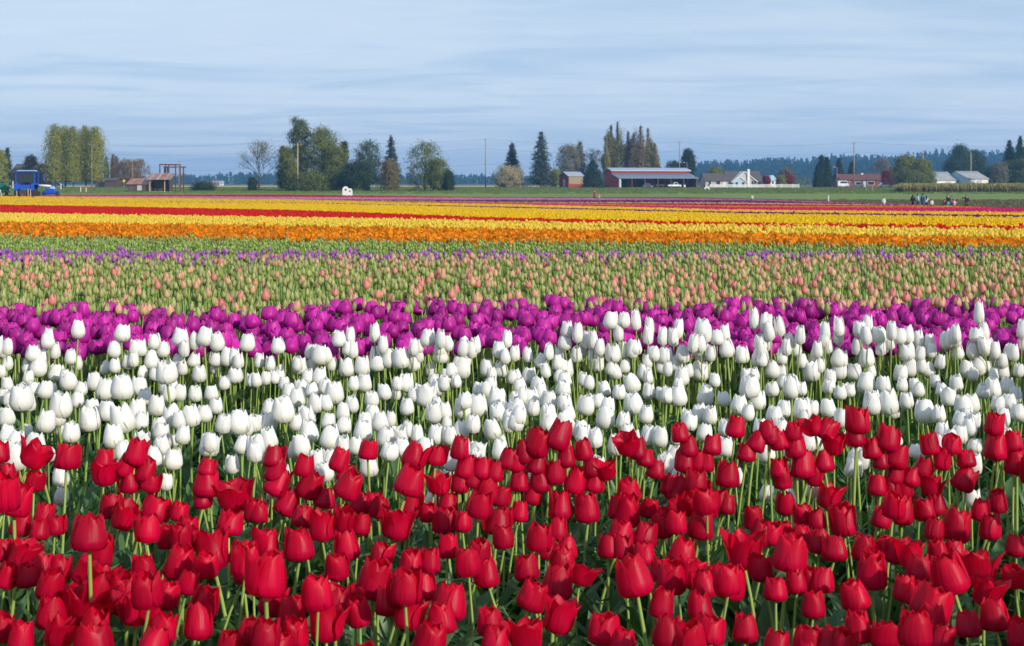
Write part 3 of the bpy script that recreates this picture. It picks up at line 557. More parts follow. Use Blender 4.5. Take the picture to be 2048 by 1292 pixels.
ix = [R.randrange(6) if col[i] == 'greenbud' else (6 + R.randrange(4) if col[i] == 'peach' else 10 + R.randrange(4)) for i in rest]
scatter('bud_tulip_bed', P, rot, s_, ix, cB, 'dense bed of green tulip buds with peach ones showing colour')

# foliage between the stalks: leaf tufts of plants without a blossom
mk_t = [plant_mesh('tuft', M['leaf'], 0, 200 + s, 5, head=None, leafw=.04, leafl=.25, leafn=6) for s in range(8)]
cT = protos('leaf_tufts', mk_t)
x, y = spread(density(95, 1.3, 7.6), 1.3, 7.6); P = np.stack([x, y, gzv(y)], 1); rot, s_ = scat_xy(len(P), .6, 1.05, .12)
s_ *= np.interp(y, [0, 3.3, 4, 8], [1.05, 1.0, .85, .8])[:, None]
scatter('tulip_foliage', P, rot, s_, rng.integers(0, 8, len(P)), cT, 'grey-green tulip leaves crowding the soil between the stalks')

# ------------------------------------------------------------------ far bands: strips of the field, one colour each
XC = [125, 575, 1025, 1475, 1923]
EDGE = [  # (name, colour, lower edge of the band at the five columns)
 ('crimson_tulip_strip', 'crimson', [391.5, 393.5, 395.3, 398, 412.5]), ('pink_tulip_strip', 'pink', [392.5, 398.5, 399.5, 399.8, 412.5]),
 ('deep_purple_tulip_strip', 'deep', [392.5, 398.5, 404, 405, 412.5]), ('pale_peach_tulip_strip', 'peach', [392.5, 398.5, 405, 407.5, 412.5]),
 ('dark_red_tulip_strip', 'crimson', [392.5, 398.5, 405.5, 411, 412.5]), ('light_orange_tulip_strip', 'orange', [392.5, 398.5, 406.5, 414, 414.8]),
 ('hot_pink_tulip_strip', 'hotpink', [393.5, 398.6, 408.5, 419, 423]), ('yellow_tulip_strip', 'yellow', [402, 405, 413.5, 423.5, 428.5]),
 ('dark_tulip_strip', 'deep', [402, 405.3, 415.5, 426, 431.5]), ('golden_tulip_strip', 'yellow', [411, 419, 434.5, 443, 448]),
 ('scarlet_tulip_strip', 'farred', [427, 433, 441, 448.5, 454.5]), ('lemon_tulip_strip', 'lemon', [443, 447.5, 454, 462, 468]),
 ('orange_tulip_strip', 'orange', [464, 469, 474, 476, 481]), ('green_bud_tulip_strip', 'limebud', [492, 493, 495, 496, 497]), ('violet_tulip_strip', 'violet', [512, 510, 507, 506, 506])]
TOP = [389.5, 389.2, 394.8, 397.3, 412]
def yline(ys, px):
    e = np.polyfit(XC[-2:], ys[-2:], 1); b = np.polyfit(XC[:2], ys[:2], 1)
    v = np.interp(px, XC, ys); v = np.where(px > XC[-1], np.polyval(e, px), v); return np.where(px < XC[0], np.polyval(b, px), v)
LAB = {'crimson_tulip_strip': 'thin crimson tulip strip along the far left edge of the field', 'pink_tulip_strip': 'pale pink tulip strip next to the far grass', 'deep_purple_tulip_strip': 'deep purple tulip strip in front of the far pink one',
 'pale_peach_tulip_strip': 'thin pale peach tulip strip below the deep purple one', 'dark_red_tulip_strip': 'dark red tulip strip narrowing towards the group of people', 'light_orange_tulip_strip': 'thin orange tulip strip ending at the group of people',
 'hot_pink_tulip_strip': 'hot pink tulip strip in front of the people', 'yellow_tulip_strip': 'narrow yellow tulip strip behind the dark purple line', 'dark_tulip_strip': 'thin dark purple line of tulips between two yellow strips',
 'golden_tulip_strip': 'broad golden yellow tulip strip behind the scarlet one', 'scarlet_tulip_strip': 'scarlet tulip strip between two yellow strips', 'lemon_tulip_strip': 'lemon yellow tulip strip behind the orange one',
 'orange_tulip_strip': 'orange tulip strip behind the green buds', 'green_bud_tulip_strip': 'strip of unopened green tulip buds with pale tips', 'violet_tulip_strip': 'thin strip of small violet tulips behind the peach band'}
def low_head(kind, seed): return join(blossom_petals(kind, 'red', seed, 3, 0, 2, 4))
CO = {}
for key in ('crimson', 'pink', 'deep', 'peach', 'orange', 'hotpink', 'yellow', 'farred', 'lemon', 'limebud', 'violet'):
    kd = {'limebud': 'bud', 'violet': 'bud2', 'lemon': 'white', 'orange': 'open', 'farred': 'open', 'peach': 'bud2'}.get(key, 'red')
    bw = {'limebud': .028, 'violet': .038, 'lemon': .062}.get(key, .066)
    CO[key] = protos(key + '_plants', [plant_mesh('far_plant', M[key], .40, 300 + s, 2, bw, low_head(kd, 310 + s), 'farleaf', .03, .26, 3, 3) for s in range(5)])
ylimit = 262.
cand_x, cand_y = [], []
for y0, y1, d in ((10.5, 24, 62), (24, 45, 34), (45, 80, 15), (80, 140, 8), (140, 262, 5)):
    a, b = spread(density(d, y0, y1, 1.06), y0, y1, 1.06); cand_x.append(a); cand_y.append(b)
cx_, cy_ = np.concatenate(cand_x), np.concatenate(cand_y)
hh_ = rng.normal(.445, .02, len(cx_)); ppx, ppy = proj(cx_, cy_, .485)
grow = np.interp(cy_, [0, 24, 45, 80, 140, 262], [1, 1, 1.1, 1.5, 2.0, 2.4])
prev = yline(TOP, ppx)
for nm, key, ys in EDGE:
    cur = yline(ys, ppx); jit = np.where(cy_ < 30, rng.normal(0, 1.2, len(cx_)), 0); m_ = (ppy + jit >= prev) & (ppy + jit < cur)
    if nm == 'violet_tulip_strip': m_ &= (cy_ > 10.9) & (rng.random(len(cx_)) < .7)
    prev = np.maximum(prev, cur); n = int(m_.sum())
    if n == 0: continue
    rot, s_ = scat_xy(n, .88, 1.15, .08); g = grow[m_]; s_[:, 0] *= g; s_[:, 1] *= g; s_[:, 2] = hh_[m_] / .445 * (1 + (g - 1) * .06)
    if key in ('orange', 'farred'): s_[:, 2] *= .97
    if key == 'lemon': s_[:, 2] *= 1.01
    scatter(nm, np.stack([cx_[m_], cy_[m_], gzv(cy_[m_])], 1), rot, s_, rng.integers(0, 5, n), CO[key], LAB[nm])
# ------------------------------------------------------------------ trees
T = {}
T['bark'] = simple('bark', (.16, .12, .09), .9, scale=6, noise=.4); T['darkbark'] = simple('dark bark', (.075, .06, .05), .9, scale=6, noise=.4)
T['greybark'] = simple('grey bark', (.26, .22, .18), .9, scale=5)
def fol(name, a, b, tr, ws=.5): return leaf_mat(name, a, b, tr, .18, .7, ws, .15)
T['poplar'] = fol('poplar leaves', (.17, .18, .02), (.27, .27, .04), (.30, .34, .04)); T['spire'] = fol('budding poplar leaves', (.14, .14, .03), (.22, .22, .045), (.3, .3, .06))
T['spireb'] = fol('brown poplar buds', (.15, .10, .06), (.22, .16, .09), (.2, .15, .08))
T['green'] = fol('broadleaf green', (.075, .092, .02), (.145, .165, .034), (.12, .2, .04)); T['olive'] = fol('olive green', (.10, .115, .022), (.18, .19, .04), (.18, .22, .04))
T['dark'] = fol('dark green needles', (.014, .028, .016), (.04, .062, .03), (.03, .06, .02)); T['conifer'] = fol('conifer needles', (.02, .035, .025), (.055, .075, .045), (.03, .06, .02))
T['grey'] = fol('grey twigs', (.10, .095, .07), (.19, .18, .13), (.15, .15, .1)); T['brown'] = fol('brown twigs', (.11, .075, .045), (.20, .14, .08), (.2, .14, .07))
T['pale'] = fol('pale blossom twigs', (.22, .19, .11), (.36, .31, .20), (.3, .25, .15)); T['maple'] = fol('maple red leaves', (.10, .010, .018), (.20, .02, .03), (.25, .02, .02))
T['bluegreen'] = fol('blue green leaves', (.03, .055, .035), (.08, .12, .06), (.1, .15, .06))
def quads(P, size, r_seed=0, flat=0.0, jit=.35, out=None):
    """leaf-sized faces at points P, random turn"""
    g = np.random.default_rng(r_seed); n = len(P); nrm = g.normal(size=(n, 3)); nrm[:, 2] *= (1 - flat)
    if out is not None: nrm = nrm * .55 + 1.1 * out / (np.linalg.norm(out, axis=1)[:, None] + 1e-6)
    nrm /= np.linalg.norm(nrm, axis=1)[:, None] + 1e-9
    a = np.cross(nrm, g.normal(size=(n, 3))); a /= np.linalg.norm(a, axis=1)[:, None] + 1e-9; b = np.cross(nrm, a)
    s = size * g.uniform(1 - jit, 1 + jit, (n, 1)); V = np.stack([P - a * s, P - b * s * .6, P + a * s, P + b * s * .6], 1).reshape(-1, 3)
    return V, np.arange(4 * n).reshape(n, 4)
def arr_mesh(name, V, Fq, mats, mi=None):
    me = bpy.data.meshes.new(name); n = len(Fq); me.vertices.add(len(V)); me.vertices.foreach_set('co', np.asarray(V, np.float32).ravel())
    me.loops.add(4 * n); me.loops.foreach_set('vertex_index', np.asarray(Fq, np.int32).ravel()); me.polygons.add(n)
    me.polygons.foreach_set('loop_start', np.arange(0, 4 * n, 4, dtype=np.int32)); me.polygons.foreach_set('loop_total', np.full(n, 4, np.int32))
    for m in mats: me.materials.append(m)
    if mi is not None: me.polygons.foreach_set('material_index', mi)
    me.update(calc_edges=True); return me
def limb(mb, a, b, r0, r1, bend, n=4, seg=4):
    a, b = Vector(a), Vector(b); d = b - a; o = Vector((R.gauss(0, 1), R.gauss(0, 1), R.gauss(0, .5) + .4)) * d.length * bend
    mb.tube([a + d * t + o * math.sin(math.pi * t) for t in np.linspace(0, 1, seg + 1)], [r0 + (r1 - r0) * t for t in np.linspace(0, 1, seg + 1)], n, cap=False)
def branchy(mb, p, d, ln, r, depth, spread_, n=4, up=.15):
    q = p + d * ln; limb(mb, p, q, r, r * .62, .05, n, 2)
    if depth == 0: return [q]
    tips = []
    for k in range(R.choice([2, 3, 3])):
        e = (d + Vector((R.gauss(0, spread_), R.gauss(0, spread_), R.gauss(up, spread_ * .7)))).normalized(); tips += branchy(mb, q, e, ln * R.uniform(.62, .85), r * .6, depth - 1, spread_, max(3, n - 1), up)
    return tips
def tree(kind, px, top, base, wpx, D, label, mat='green', group=None, name=None, dens=1.0, trunk='bark', leaf=None, low=.1, cat='tree', asym=0.):
    z0 = EYE - (base - HZ) * D / F; X = (px - 1024) / F * D; H = (base - top) * D / F; Wd = wpx * D / F; z0 = min(z0, gz(D)) if D < 500 else gz(D)
    H = EYE + (HZ - top) * D / F - z0
    name = name or {'conifer': 'conifer_tree', 'column': 'poplar_tree', 'spire': 'poplar_tree', 'bush': 'bush', 'broad': 'broadleaf_tree', 'sparse': 'sparse_tree', 'bare': 'bare_tree'}[kind]
    e = empty(name, (X, D, z0), label, cat, group); s = leaf or max(.16, 1.15 * D / F * 1.5)
    g = np.random.default_rng(int(px * 7 + top)); P = []; tb = MB()
    if kind == 'column':
        tb.tube([(0, 0, 0), (0, 0, H * .5), (0, 0, H * .93)], [Wd * .06, Wd * .04, .03], 6)
        n = int(9500 * dens); t = g.uniform(low, 1, n); env = np.interp(t, [0, .1, .3, .7, .9, 1.0], [.6, .95, 1.15, 1.1, .85, .35]); nl = 9
        for k in range(nl):
            w = 2 * math.pi * k / nl + .3; tb.tube([(0, 0, H * .06), (math.cos(w) * Wd * .2, math.sin(w) * Wd * .2, H * .3), (math.cos(w) * Wd * .3, math.sin(w) * Wd * .3, H * R.uniform(.7, .92))], [.12, .07, .02], 3, cap=False)
        lobe = g.integers(0, 16, n); la = lobe * 2.4; lr = .22 + .42 * ((lobe * .618) % 1); lt = (lobe * .382) % 1
        sway = (g.normal(size=(n, 2)) * .17); top_l = .80 + .2 * ((lobe * .73) % 1); t = low + (t - low) * top_l / 1.0
        x = (np.cos(la) * lr * .5 + sway[:, 0]) * Wd * env; y = (np.sin(la) * lr * .5 + sway[:, 1]) * Wd * env
        x = x * 1.35; y = y * 1.35
        P = np.stack([x, y, t * H], 1)
    elif kind == 'spire':
        tb.tube([(0, 0, 0), (0, 0, H * .5), (0, 0, H * .97)], [Wd * .07, Wd * .04, .02], 5); n = int(2600 * dens); Pl = []
        for k in range(14):
            w = g.uniform(0, 6.28); hh = g.uniform(.12, .55); r_ = Wd * g.uniform(.12, .42); e1 = Vector((math.cos(w) * r_, math.sin(w) * r_, H * min(.93, hh + g.uniform(.2, .38)))); limb(tb, (0, 0, H * hh), e1, .07, .015, .05, 3, 3)
            m = n // 15; tt = g.uniform(.3, 1.05, m); Pl.append(np.outer(1 - tt, (0, 0, H * hh)) + np.outer(tt, e1) + g.normal(size=(m, 3)) * [Wd * .10, Wd * .10, H * .03])
        m = n // 4; tt = g.uniform(.3, 1.0, m) ** .8; Pl.append(np.stack([g.normal(size=m) * Wd * .09 * (1.15 - tt), g.normal(size=m) * Wd * .09 * (1.15 - tt), tt * H], 1)); P = np.concatenate(Pl)
    elif kind == 'conifer':
        tb.tube([(0, 0, 0), (0, 0, H * .97)], [Wd * .04 + .05, .03], 6); Pl = []; tiers = int(15 + H)
        for i in range(tiers):
            t = i / tiers; r0 = Wd * .62 * (1 - t) ** .7 * g.uniform(.72, 1.08) + .1
            if t < low: continue
            nb = int(5 + 5 * (1 - t))
            for k in range(nb):
                w = 6.28 * k / nb + i * 1.9 + g.normal() * .2; rr = r0 * g.uniform(.65, 1.12); z = H * (t + .02 * g.normal()); d = Vector((math.cos(w), math.sin(w), 0)); tip = Vector((0, 0, z)) + d * rr - Vector((0, 0, rr * .28))
                tb.tube([(0, 0, z), tip], [.04 + rr * .008, .012], 3, cap=False); m = int((12 + 26 * rr / (Wd * .5)) * dens); tt = g.uniform(.08, 1, m) ** .8
                Pl.append(np.outer(1 - tt, (0, 0, z)) + np.outer(tt, tip) + g.normal(size=(m, 3)) * [rr * .09 + s * .3, rr * .09 + s * .3, s * .45] - np.outer(tt * g.random(m), (0, 0, rr * .10)))
        P = np.concatenate(Pl)
    elif kind in ('broad', 'sparse', 'bush'):
        bush = kind == 'bush'; th = H * (.04 if bush else .22); r_t = max(.05, Wd * (.015 if bush else .028)); nc = int((34 if kind == 'broad' else 30) * (1 if not bush else .7)); Pl = []
        if not bush: tb.tube([(0, 0, 0), (R.gauss(0, .15), 0, th), (R.gauss(0, .3), R.gauss(0, .3), H * .6)], [r_t * 1.3, r_t, r_t * .4], 7)
        for k in range(nc):
            w = k * 2.39996; q = (k + .5) / nc; zt = low + (1 - low) * (.04 + .93 * q); env = math.sin(math.pi * min(1, max(0, .12 + .80 * zt)) ** .9) ** .6; rr = Wd * .5 * env * (g.uniform(.35, .92)); cz = H * zt
            c = np.array([math.cos(w) * rr + asym * Wd * (1 - zt) * .3, math.sin(w) * rr, cz]); cs = Wd * g.uniform(.09, .15); c[2] = min(c[2], H - cs * .9)
            limb(tb, (0, 0, max(.05, min(cz * .55, H * .6))), c, r_t * .32, .015, .1, 3, 3)
            m = int((150 if kind != 'sparse' else 50) * dens * g.uniform(.6, 1.3)); Pl.append(c + g.normal(size=(m, 3)) * [cs, cs, cs * .8] * .75)
            if kind == 'sparse':
                for _ in range(4): limb(tb, c, c + g.normal(size=3) * cs * 1.4, .02, .01, .1, 3, 2)
        P = np.concatenate(Pl); P = P[P[:, 2] > .15]
    elif kind == 'bare':
        tb.tube([(0, 0, 0), (0, 0, H * .2)], [Wd * .035, Wd * .026], 6); tips = []
        for k in range(11):
            w = k * 2.4; a_ = .95 - .075 * k; tips += branchy(tb, Vector((0, 0, H * (.16 + .028 * k))), Vector((math.cos(w) * a_, math.sin(w) * a_, 1)).normalized(), H * (.19 - .004 * k), Wd * .010, 4, .36, 4, .06)
        tips = np.array([tuple(t) for t in tips]); m = len(tips); k = int(1.2 * dens) + 1; P = np.repeat(tips, k, 0) + g.normal(size=(m * k, 3)) * Wd * .045; s *= .55
        P[:, 2] = np.minimum(P[:, 2], H * 1.02)
    if kind != 'bare':                                     # finer leaves, twice as many, turned to face out of the crown
        P = np.concatenate([P, P + g.normal(size=P.shape) * s * 1.1]); s *= .66; P = P[P[:, 2] > .1]
    out = P - np.array([0, 0, 1.]) * np.clip(P[:, 2:3] * .8, 0, H * .7); out[:, 2] *= .5
    mats = [T[m] for m in (mat if isinstance(mat, tuple) else (mat,))]; V, Q = quads(P, s, int(px), out=out); mi = None
    if len(mats) > 1: mi = (g.random(len(Q)) < .4).astype(np.int32)
    mesh_obj('crown' if kind != 'bush' else 'foliage', arr_mesh('crown', V, Q, mats, mi), e); tb.build('trunk' if kind != 'bush' else 'stem', T[trunk], e)
    if kind == 'bare' or kind == 'conifer': pass
    return e
# left of the picture
tree('bush', 2, 300, 370, 30, 440, 'yellow-green tree cut by the left edge of the picture', 'poplar', name='broadleaf_tree', cat='tree', dens=1.6)
tree('conifer', 15, 295, 371, 22, 460, 'dark narrow conifer left of the grey roofed house', 'dark')
tree('broad', 62, 311, 372, 34, 470, 'brownish tree rising behind the grey roofed house', 'brown', low=.1)
tree('bare', 84, 322, 372, 32, 460, 'reddish bare tree between the house and the tall poplars', 'brown', dens=2)
for i, (x, t, w, lab) in enumerate([(112, 246, 34, 'broadest columnar poplar, at the left end of the five green poplars'), (131, 250, 30, 'columnar poplar second from the left among the five green poplars'), (147, 251, 30, 'columnar poplar just left of the gap in the row of five'),
                                    (172, 249, 27, 'columnar poplar right of the gap, directly behind the tall wooden pole'), (191, 250, 28, 'columnar poplar at the right end of the five green poplars')]):
    tree('column', x, t, 372, w, 455 + 3 * (i % 2), lab, 'poplar', 'green columnar poplars on the left')
tree('spire', 213, 313, 371, 11, 520, 'small narrow dark poplar right of the five green poplars', 'conifer', dens=.8)
tree('spire', 226, 309, 371, 10, 500, 'thin brown poplar left of the bare grove', 'brown'); tree('spire', 233, 312, 371, 9, 505, 'thinner brown poplar touching the bare grove', 'spireb')
tree('bare', 246, 318, 371, 36, 490, 'brown leafless tree at the left of the grove behind the sheds', 'brown', dens=3); tree('bare', 258, 309, 371, 40, 480, 'brown leafless tree in the middle of the grove behind the sheds', ('brown', 'grey'), dens=3)
tree('bare', 276, 312, 371, 40, 485, 'brown leafless tree at the right of the grove behind the sheds', 'brown', dens=3); tree('bush', 262, 340, 371, 60, 478, 'low brown thicket under the leafless grove', 'brown', dens=1.2, cat='bush')
tree('bush', 407, 366, 383, 46, 345, 'low dark green mounded bush right of the wooden frame', 'dark', leaf=.16, dens=1.5, cat='bush')
# centre left
tree('bare', 518, 268, 383, 84, 345, 'large leafless grey tree with spreading branches', ('grey', 'green'), dens=2.2, trunk='darkbark')
tree('bush', 505, 356, 384, 17, 342, 'small dark shrub at the foot of the large leafless tree', 'dark', cat='bush')
tree('broad', 600, 236, 383, 50, 352, 'tallest green tree of the big clump', ('green', 'dark'), dens=2.0, low=.1); tree('broad', 645, 256, 383, 84, 350, 'broad green tree filling the middle of the big clump', 'green', dens=2.4, low=.04)
tree('broad', 672, 292, 383, 64, 346, 'lower green tree on the right side of the big clump', 'green', dens=1.8, low=.03); tree('broad', 572, 292, 383, 36, 345, 'small green tree on the left side of the big clump', ('green', 'olive'), dens=1.6, low=.03)
tree('broad', 583, 318, 383, 30, 340, 'olive young tree in front of the big clump', 'olive', dens=1.2, low=.05); tree('sparse', 688, 283, 383, 22, 356, 'thin tree top showing right of the big clump', 'dark', low=.6)
tree('bush', 714, 322, 384, 66, 338, 'dark rounded evergreen at the right foot of the big clump', 'dark', name='evergreen_tree', dens=2.4); tree('bush', 620, 345, 384, 100, 338, 'dark undergrowth along the foot of the big clump', ('green', 'dark'), dens=2.0, cat='bush')
tree('broad', 738, 281, 383, 62, 356, 'airy blue-green tree left of the dark conifer', 'bluegreen', dens=.9, low=.15); tree('conifer', 782, 269, 380, 42, 352, 'dark conifer rising behind the brown tree', 'conifer', low=.25)
tree('broad', 779, 320, 383, 54, 344, 'rust-brown budding tree in front of the dark conifer', ('brown', 'olive'), dens=.8, low=.08)
tree('sparse', 850, 283, 384, 78, 344, 'lone spreading green tree with see-through crown', 'green', dens=2.6, low=.06, trunk='darkbark'); tree('bush', 874, 318, 384, 50, 342, 'green bushy growth on the right side of the lone tree', 'green', dens=1.5, cat='bush')
tree('bush', 898, 342, 384, 24, 340, 'dark shrub right of the lone spreading tree', 'dark', cat='bush')
# centre
tree('bush', 1018, 334, 374, 62, 440, 'pale blossoming round bush right of the power pole', 'pale', dens=1.6, cat='bush'); tree('conifer', 1024, 287, 374, 46, 462, 'dense dark conical tree behind the pale bush', 'dark', dens=1.6)
tree('conifer', 1082, 262, 374, 60, 450, 'ragged tall conifer with wide drooping branches', 'conifer', dens=1.3); tree('bush', 1112, 340, 374, 30, 470, 'olive shrub between the tall conifer and the red shed', 'olive', cat='bush')
tree('broad', 1138, 290, 374, 58, 500, 'grey budding tree above the red shed', 'grey', dens=1.1, low=.1); tree('conifer', 1159, 283, 374, 44, 510, 'grey-brown conifer behind the red shed', 'grey', dens=1.1); tree('bare', 1188, 286, 374, 40, 505, 'leafless twiggy tree left of the tall poplars', 'grey', dens=1)
tree('conifer', 1186, 319, 374, 56, 428, 'dark bushy conifer between the red shed and the red barn', 'dark', dens=1.9, low=0)
for x, t, w, m, lab in [(1211, 272, 17, 'spire', 'leftmost and shortest spire of the tall bare-topped poplars'), (1222, 250, 18, 'spire', 'second spire from the left of the tall poplars'), (1235, 245, 22, 'spire', 'tallest spire of the poplars behind the barn'),
                        (1256, 263, 20, 'spireb', 'dark narrow spire in the middle of the tall poplars'), (1267, 268, 14, 'spireb', 'thin lower spire right of the middle of the poplars'), (1281, 252, 22, 'spireb', 'brown spire right of the middle of the poplars'),
                        (1296, 257, 20, 'spire', 'second spire from the right of the tall poplars'), (1309, 287, 14, 'spire', 'shortest right-hand spire of the tall poplars')]:
    tree('spire', x, t, 374, w * 1.45, 490 + (x % 7), lab, (m, 'spireb'), 'tall half-bare poplars behind the red barn', dens=1.5)
tree('bush', 1260, 300, 374, 96, 505, 'brown-green thicket at the base of the tall poplars', ('spireb', 'spire'), dens=1.8, cat='bush')
tree('broad', 1376, 299, 374, 32, 480, 'dark green tree behind the right end of the red barn', 'dark', dens=1.3); tree('bush', 1350, 322, 374, 40, 520, 'low green trees behind the red barn roof', 'dark', cat='tree', name='broadleaf_tree')
tree('bush', 1432, 334, 372, 36, 520, 'olive tree behind the grey farmhouse wing', 'olive', name='broadleaf_tree'); tree('bare', 1573, 330, 372, 34, 560, 'reddish leafless tree behind the white picket fence', 'brown', dens=2)
tree('bush', 1533, 352, 374, 14, 440, 'dark red shrub at the right side of the farmhouse', 'maple', cat='bush'); tree('bush', 1562, 353, 374, 20, 445, 'olive green shrub behind the picket fence', 'olive', cat='bush'); tree('bush', 1577, 351, 374, 22, 447, 'dark red round shrub behind the picket fence', 'maple', cat='bush')
# right
for x, t, w, lab in [(1636, 330, 18, 'lower left cypress of the dark clump'), (1643, 311, 20, 'tallest cypress of the dark clump'), (1654, 315, 22, 'right cypress of the dark clump')]: tree('conifer', x, t, 372, w, 460, lab, 'dark', 'dark cypress clump left of the brick house', dens=1.8, low=0)
tree('conifer', 1678, 317, 372, 22, 500, 'narrow dark conifer behind the left end of the brick house', 'dark', dens=1.3); tree('conifer', 1704, 324, 372, 26, 500, 'dark conifer right behind the tall pole', 'dark', dens=1.3)
tree('bare', 1765, 310, 372, 52, 560, 'reddish leafless tree behind the brick house', 'brown', dens=2); tree('bush', 1774, 343, 372, 24, 455, 'dark red maple at the right end of the brick house', 'maple', name='maple_tree')
tree('broad', 1811, 313, 372, 50, 440, 'large bright green tree right of the brick house', 'olive', dens=2.2, low=.02); tree('broad', 1846, 321, 372, 46, 438, 'lower bright green tree left of the metal sheds', 'olive', dens=2.0, low=.02)
tree('bush', 1826, 345, 373, 74, 436, 'dark green bushes at the feet of the bright green trees', 'green', dens=1.6, cat='bush')
tree('broad', 1921, 291, 372, 56, 560, 'dark broad tree rising behind the metal sheds', ('dark', 'bluegreen'), dens=1.6); tree('broad', 1950, 302, 372, 46, 570, 'lower dark tree behind the right metal shed', 'dark', dens=1.6); tree('bush', 1910, 320, 372, 60, 550, 'dark hedge trees right behind the left metal shed', 'dark', name='broadleaf_tree', dens=1.2)
tree('bush', 1998, 326, 373, 40, 440, 'grey twiggy bush at the right end of the metal sheds', 'grey', dens=1.1, cat='bush')
tree('conifer', 2019, 281, 373, 40, 470, 'dark conifer spire near the right edge, the left one', 'dark', dens=1.3); tree('conifer', 2040, 274, 373, 44, 465, 'tallest dark conifer at the right edge', 'dark', dens=1.3); tree('broad', 2036, 320, 373, 60, 455, 'dark green trees massed at the right edge', ('dark', 'green'), dens=2, low=0)
tree('bush', 1985, 335, 373, 50, 520, 'dark green trees behind the grey twiggy bush', 'dark', name='broadleaf_tree')

# far woods: wooded rise on the right and low tree line, real conifers joined as one mass
def rise(x): return np.interp(x, [-2200, -300, 200, 600, 1000, 1600], [0, 0, 4, 9, 14, 18])
def forest(name, D0, D1, x0p, x1p, prof, n, mat, label, round_=.25, seed=3, hmul=1.0):
    g = np.random.default_rng(seed); V = []; Q = []; nv = 0
    for i in range(n):
        D = g.uniform(D0, D1); px = g.uniform(x0p, x1p); topy = np.interp(px, *prof); full = (HZ - topy) * D / F + EYE - gz(D)
        k = (D - D0) / (D1 - D0); H = full * (.62 + .38 * k) * g.uniform(.86, 1.05) * hmul + .3; X = (px - 1024) / F * D; rnd = g.random() < round_; m = int(34 + H * 1.6); t = g.random(m) ** .9
        rad = H * (.19 if not rnd else .33) * (np.maximum(0, 1 - t) ** .8 if not rnd else np.sin(np.pi * np.clip(t * .9 + .08, 0, 1)) ** .6) * g.uniform(.6, 1.05, m); w = g.uniform(0, 6.28, m)
        if rnd: H *= .85
        P = np.stack([X + rad * np.cos(w), D + rad * np.sin(w), gz(D) + t * H], 1); a, q = quads(P, 1.1 * D / 1500, i, jit=.4); V.append(a); Q.append(q + nv); nv += len(a)
    me = arr_mesh(name, np.concatenate(V), np.concatenate(Q), [mat]); o = mesh_obj(name, me); tag(o, label, kind='stuff'); return o
PR = ([-200, 0, 120, 330, 360, 420, 470, 560, 700, 900, 960, 1100, 1200, 1340, 1395, 1430, 1500, 1557, 1610, 1665, 1800, 1815, 1875, 1950, 2005, 2300], [350, 350, 352, 352, 345, 346, 343, 345, 345, 347, 346, 350, 340, 330, 324, 321, 318, 313, 317, 307, 311, 304, 300, 302, 297, 292])
forest('distant_wood', 1700, 2100, -60, 1330, PR, 1300, fol('far wood leaves', (.018, .035, .022), (.05, .075, .035), (.03, .05, .02), .05), 'low blue distant tree line across the left and centre', .55, 3)
forest('wooded_ridge', 1650, 2050, 1330, 2110, PR, 2600, T['dark'], 'blue wooded ridge of dark conifers on the right', .08, 5)
forest('low_far_trees', 800, 1000, 1385, 1660, ([1385, 1660], [349, 352]), 70, T['green'], 'lighter low trees in front of the wooded ridge', .9, 9)

# ------------------------------------------------------------------ buildings
B = {}
B['redwall'] = simple('red barn boards', (.30, .045, .038), .8, scale=3, noise=.25, stretch=(6, 6, .4)); B['metal'] = simple('pale metal roof', (.34, .38, .46), .5, .2, scale=1.5, noise=.12); B['slate'] = simple('blue grey metal roof', (.17, .21, .28), .5, .2, noise=.15); B['darkroof'] = simple('dark shingles', (.10, .085, .085), .9, scale=3, noise=.3)
B['white'] = simple('white paint', (.70, .69, .67), .6, noise=.08, scale=2); B['grey'] = simple('grey siding', (.42, .42, .44), .7, noise=.12); B['blue'] = simple('pale blue paint and gable shade', (.36, .52, .62), .6, noise=.1); B['tan'] = simple('weathered tan boards', (.32, .25, .14), .85, scale=4, stretch=(5, 5, .5))
B['rust'] = simple('rusty roof', (.30, .085, .045), .75, scale=.9, col2=(.24, .20, .19), stretch=(1.6, .3, .3)); B['oldwood'] = simple('old dark wood', (.10, .075, .06), .9, scale=5, stretch=(6, 6, .5), noise=.5); B['lightwood'] = simple('light timber', (.46, .34, .22), .8, noise=.2)
B['glass'] = simple('dark glass', (.02, .024, .028), .25, noise=.05, spec=.8); B['brick'] = simple('brick red', (.20, .065, .05), .85, scale=6, noise=.3); B['brownroof'] = simple('brown roof', (.14, .055, .05), .9, scale=3); B['pinkroof'] = simple('faded roof', (.30, .22, .20), .8)
B['pole'] = simple('pole wood', (.30, .22, .16), .85, scale=3, stretch=(4, 4, .4), noise=.3); B['rawiron'] = simple('rusty iron', (.13, .045, .03), .8, scale=4, noise=.4); B['concrete'] = simple('pale concrete', (.5, .48, .44), .9)
B['oldmetal'] = simple('weathered metal roof', (.40, .41, .42), .55, .3, scale=1.2, noise=.35, stretch=(2.5, .3, .3))
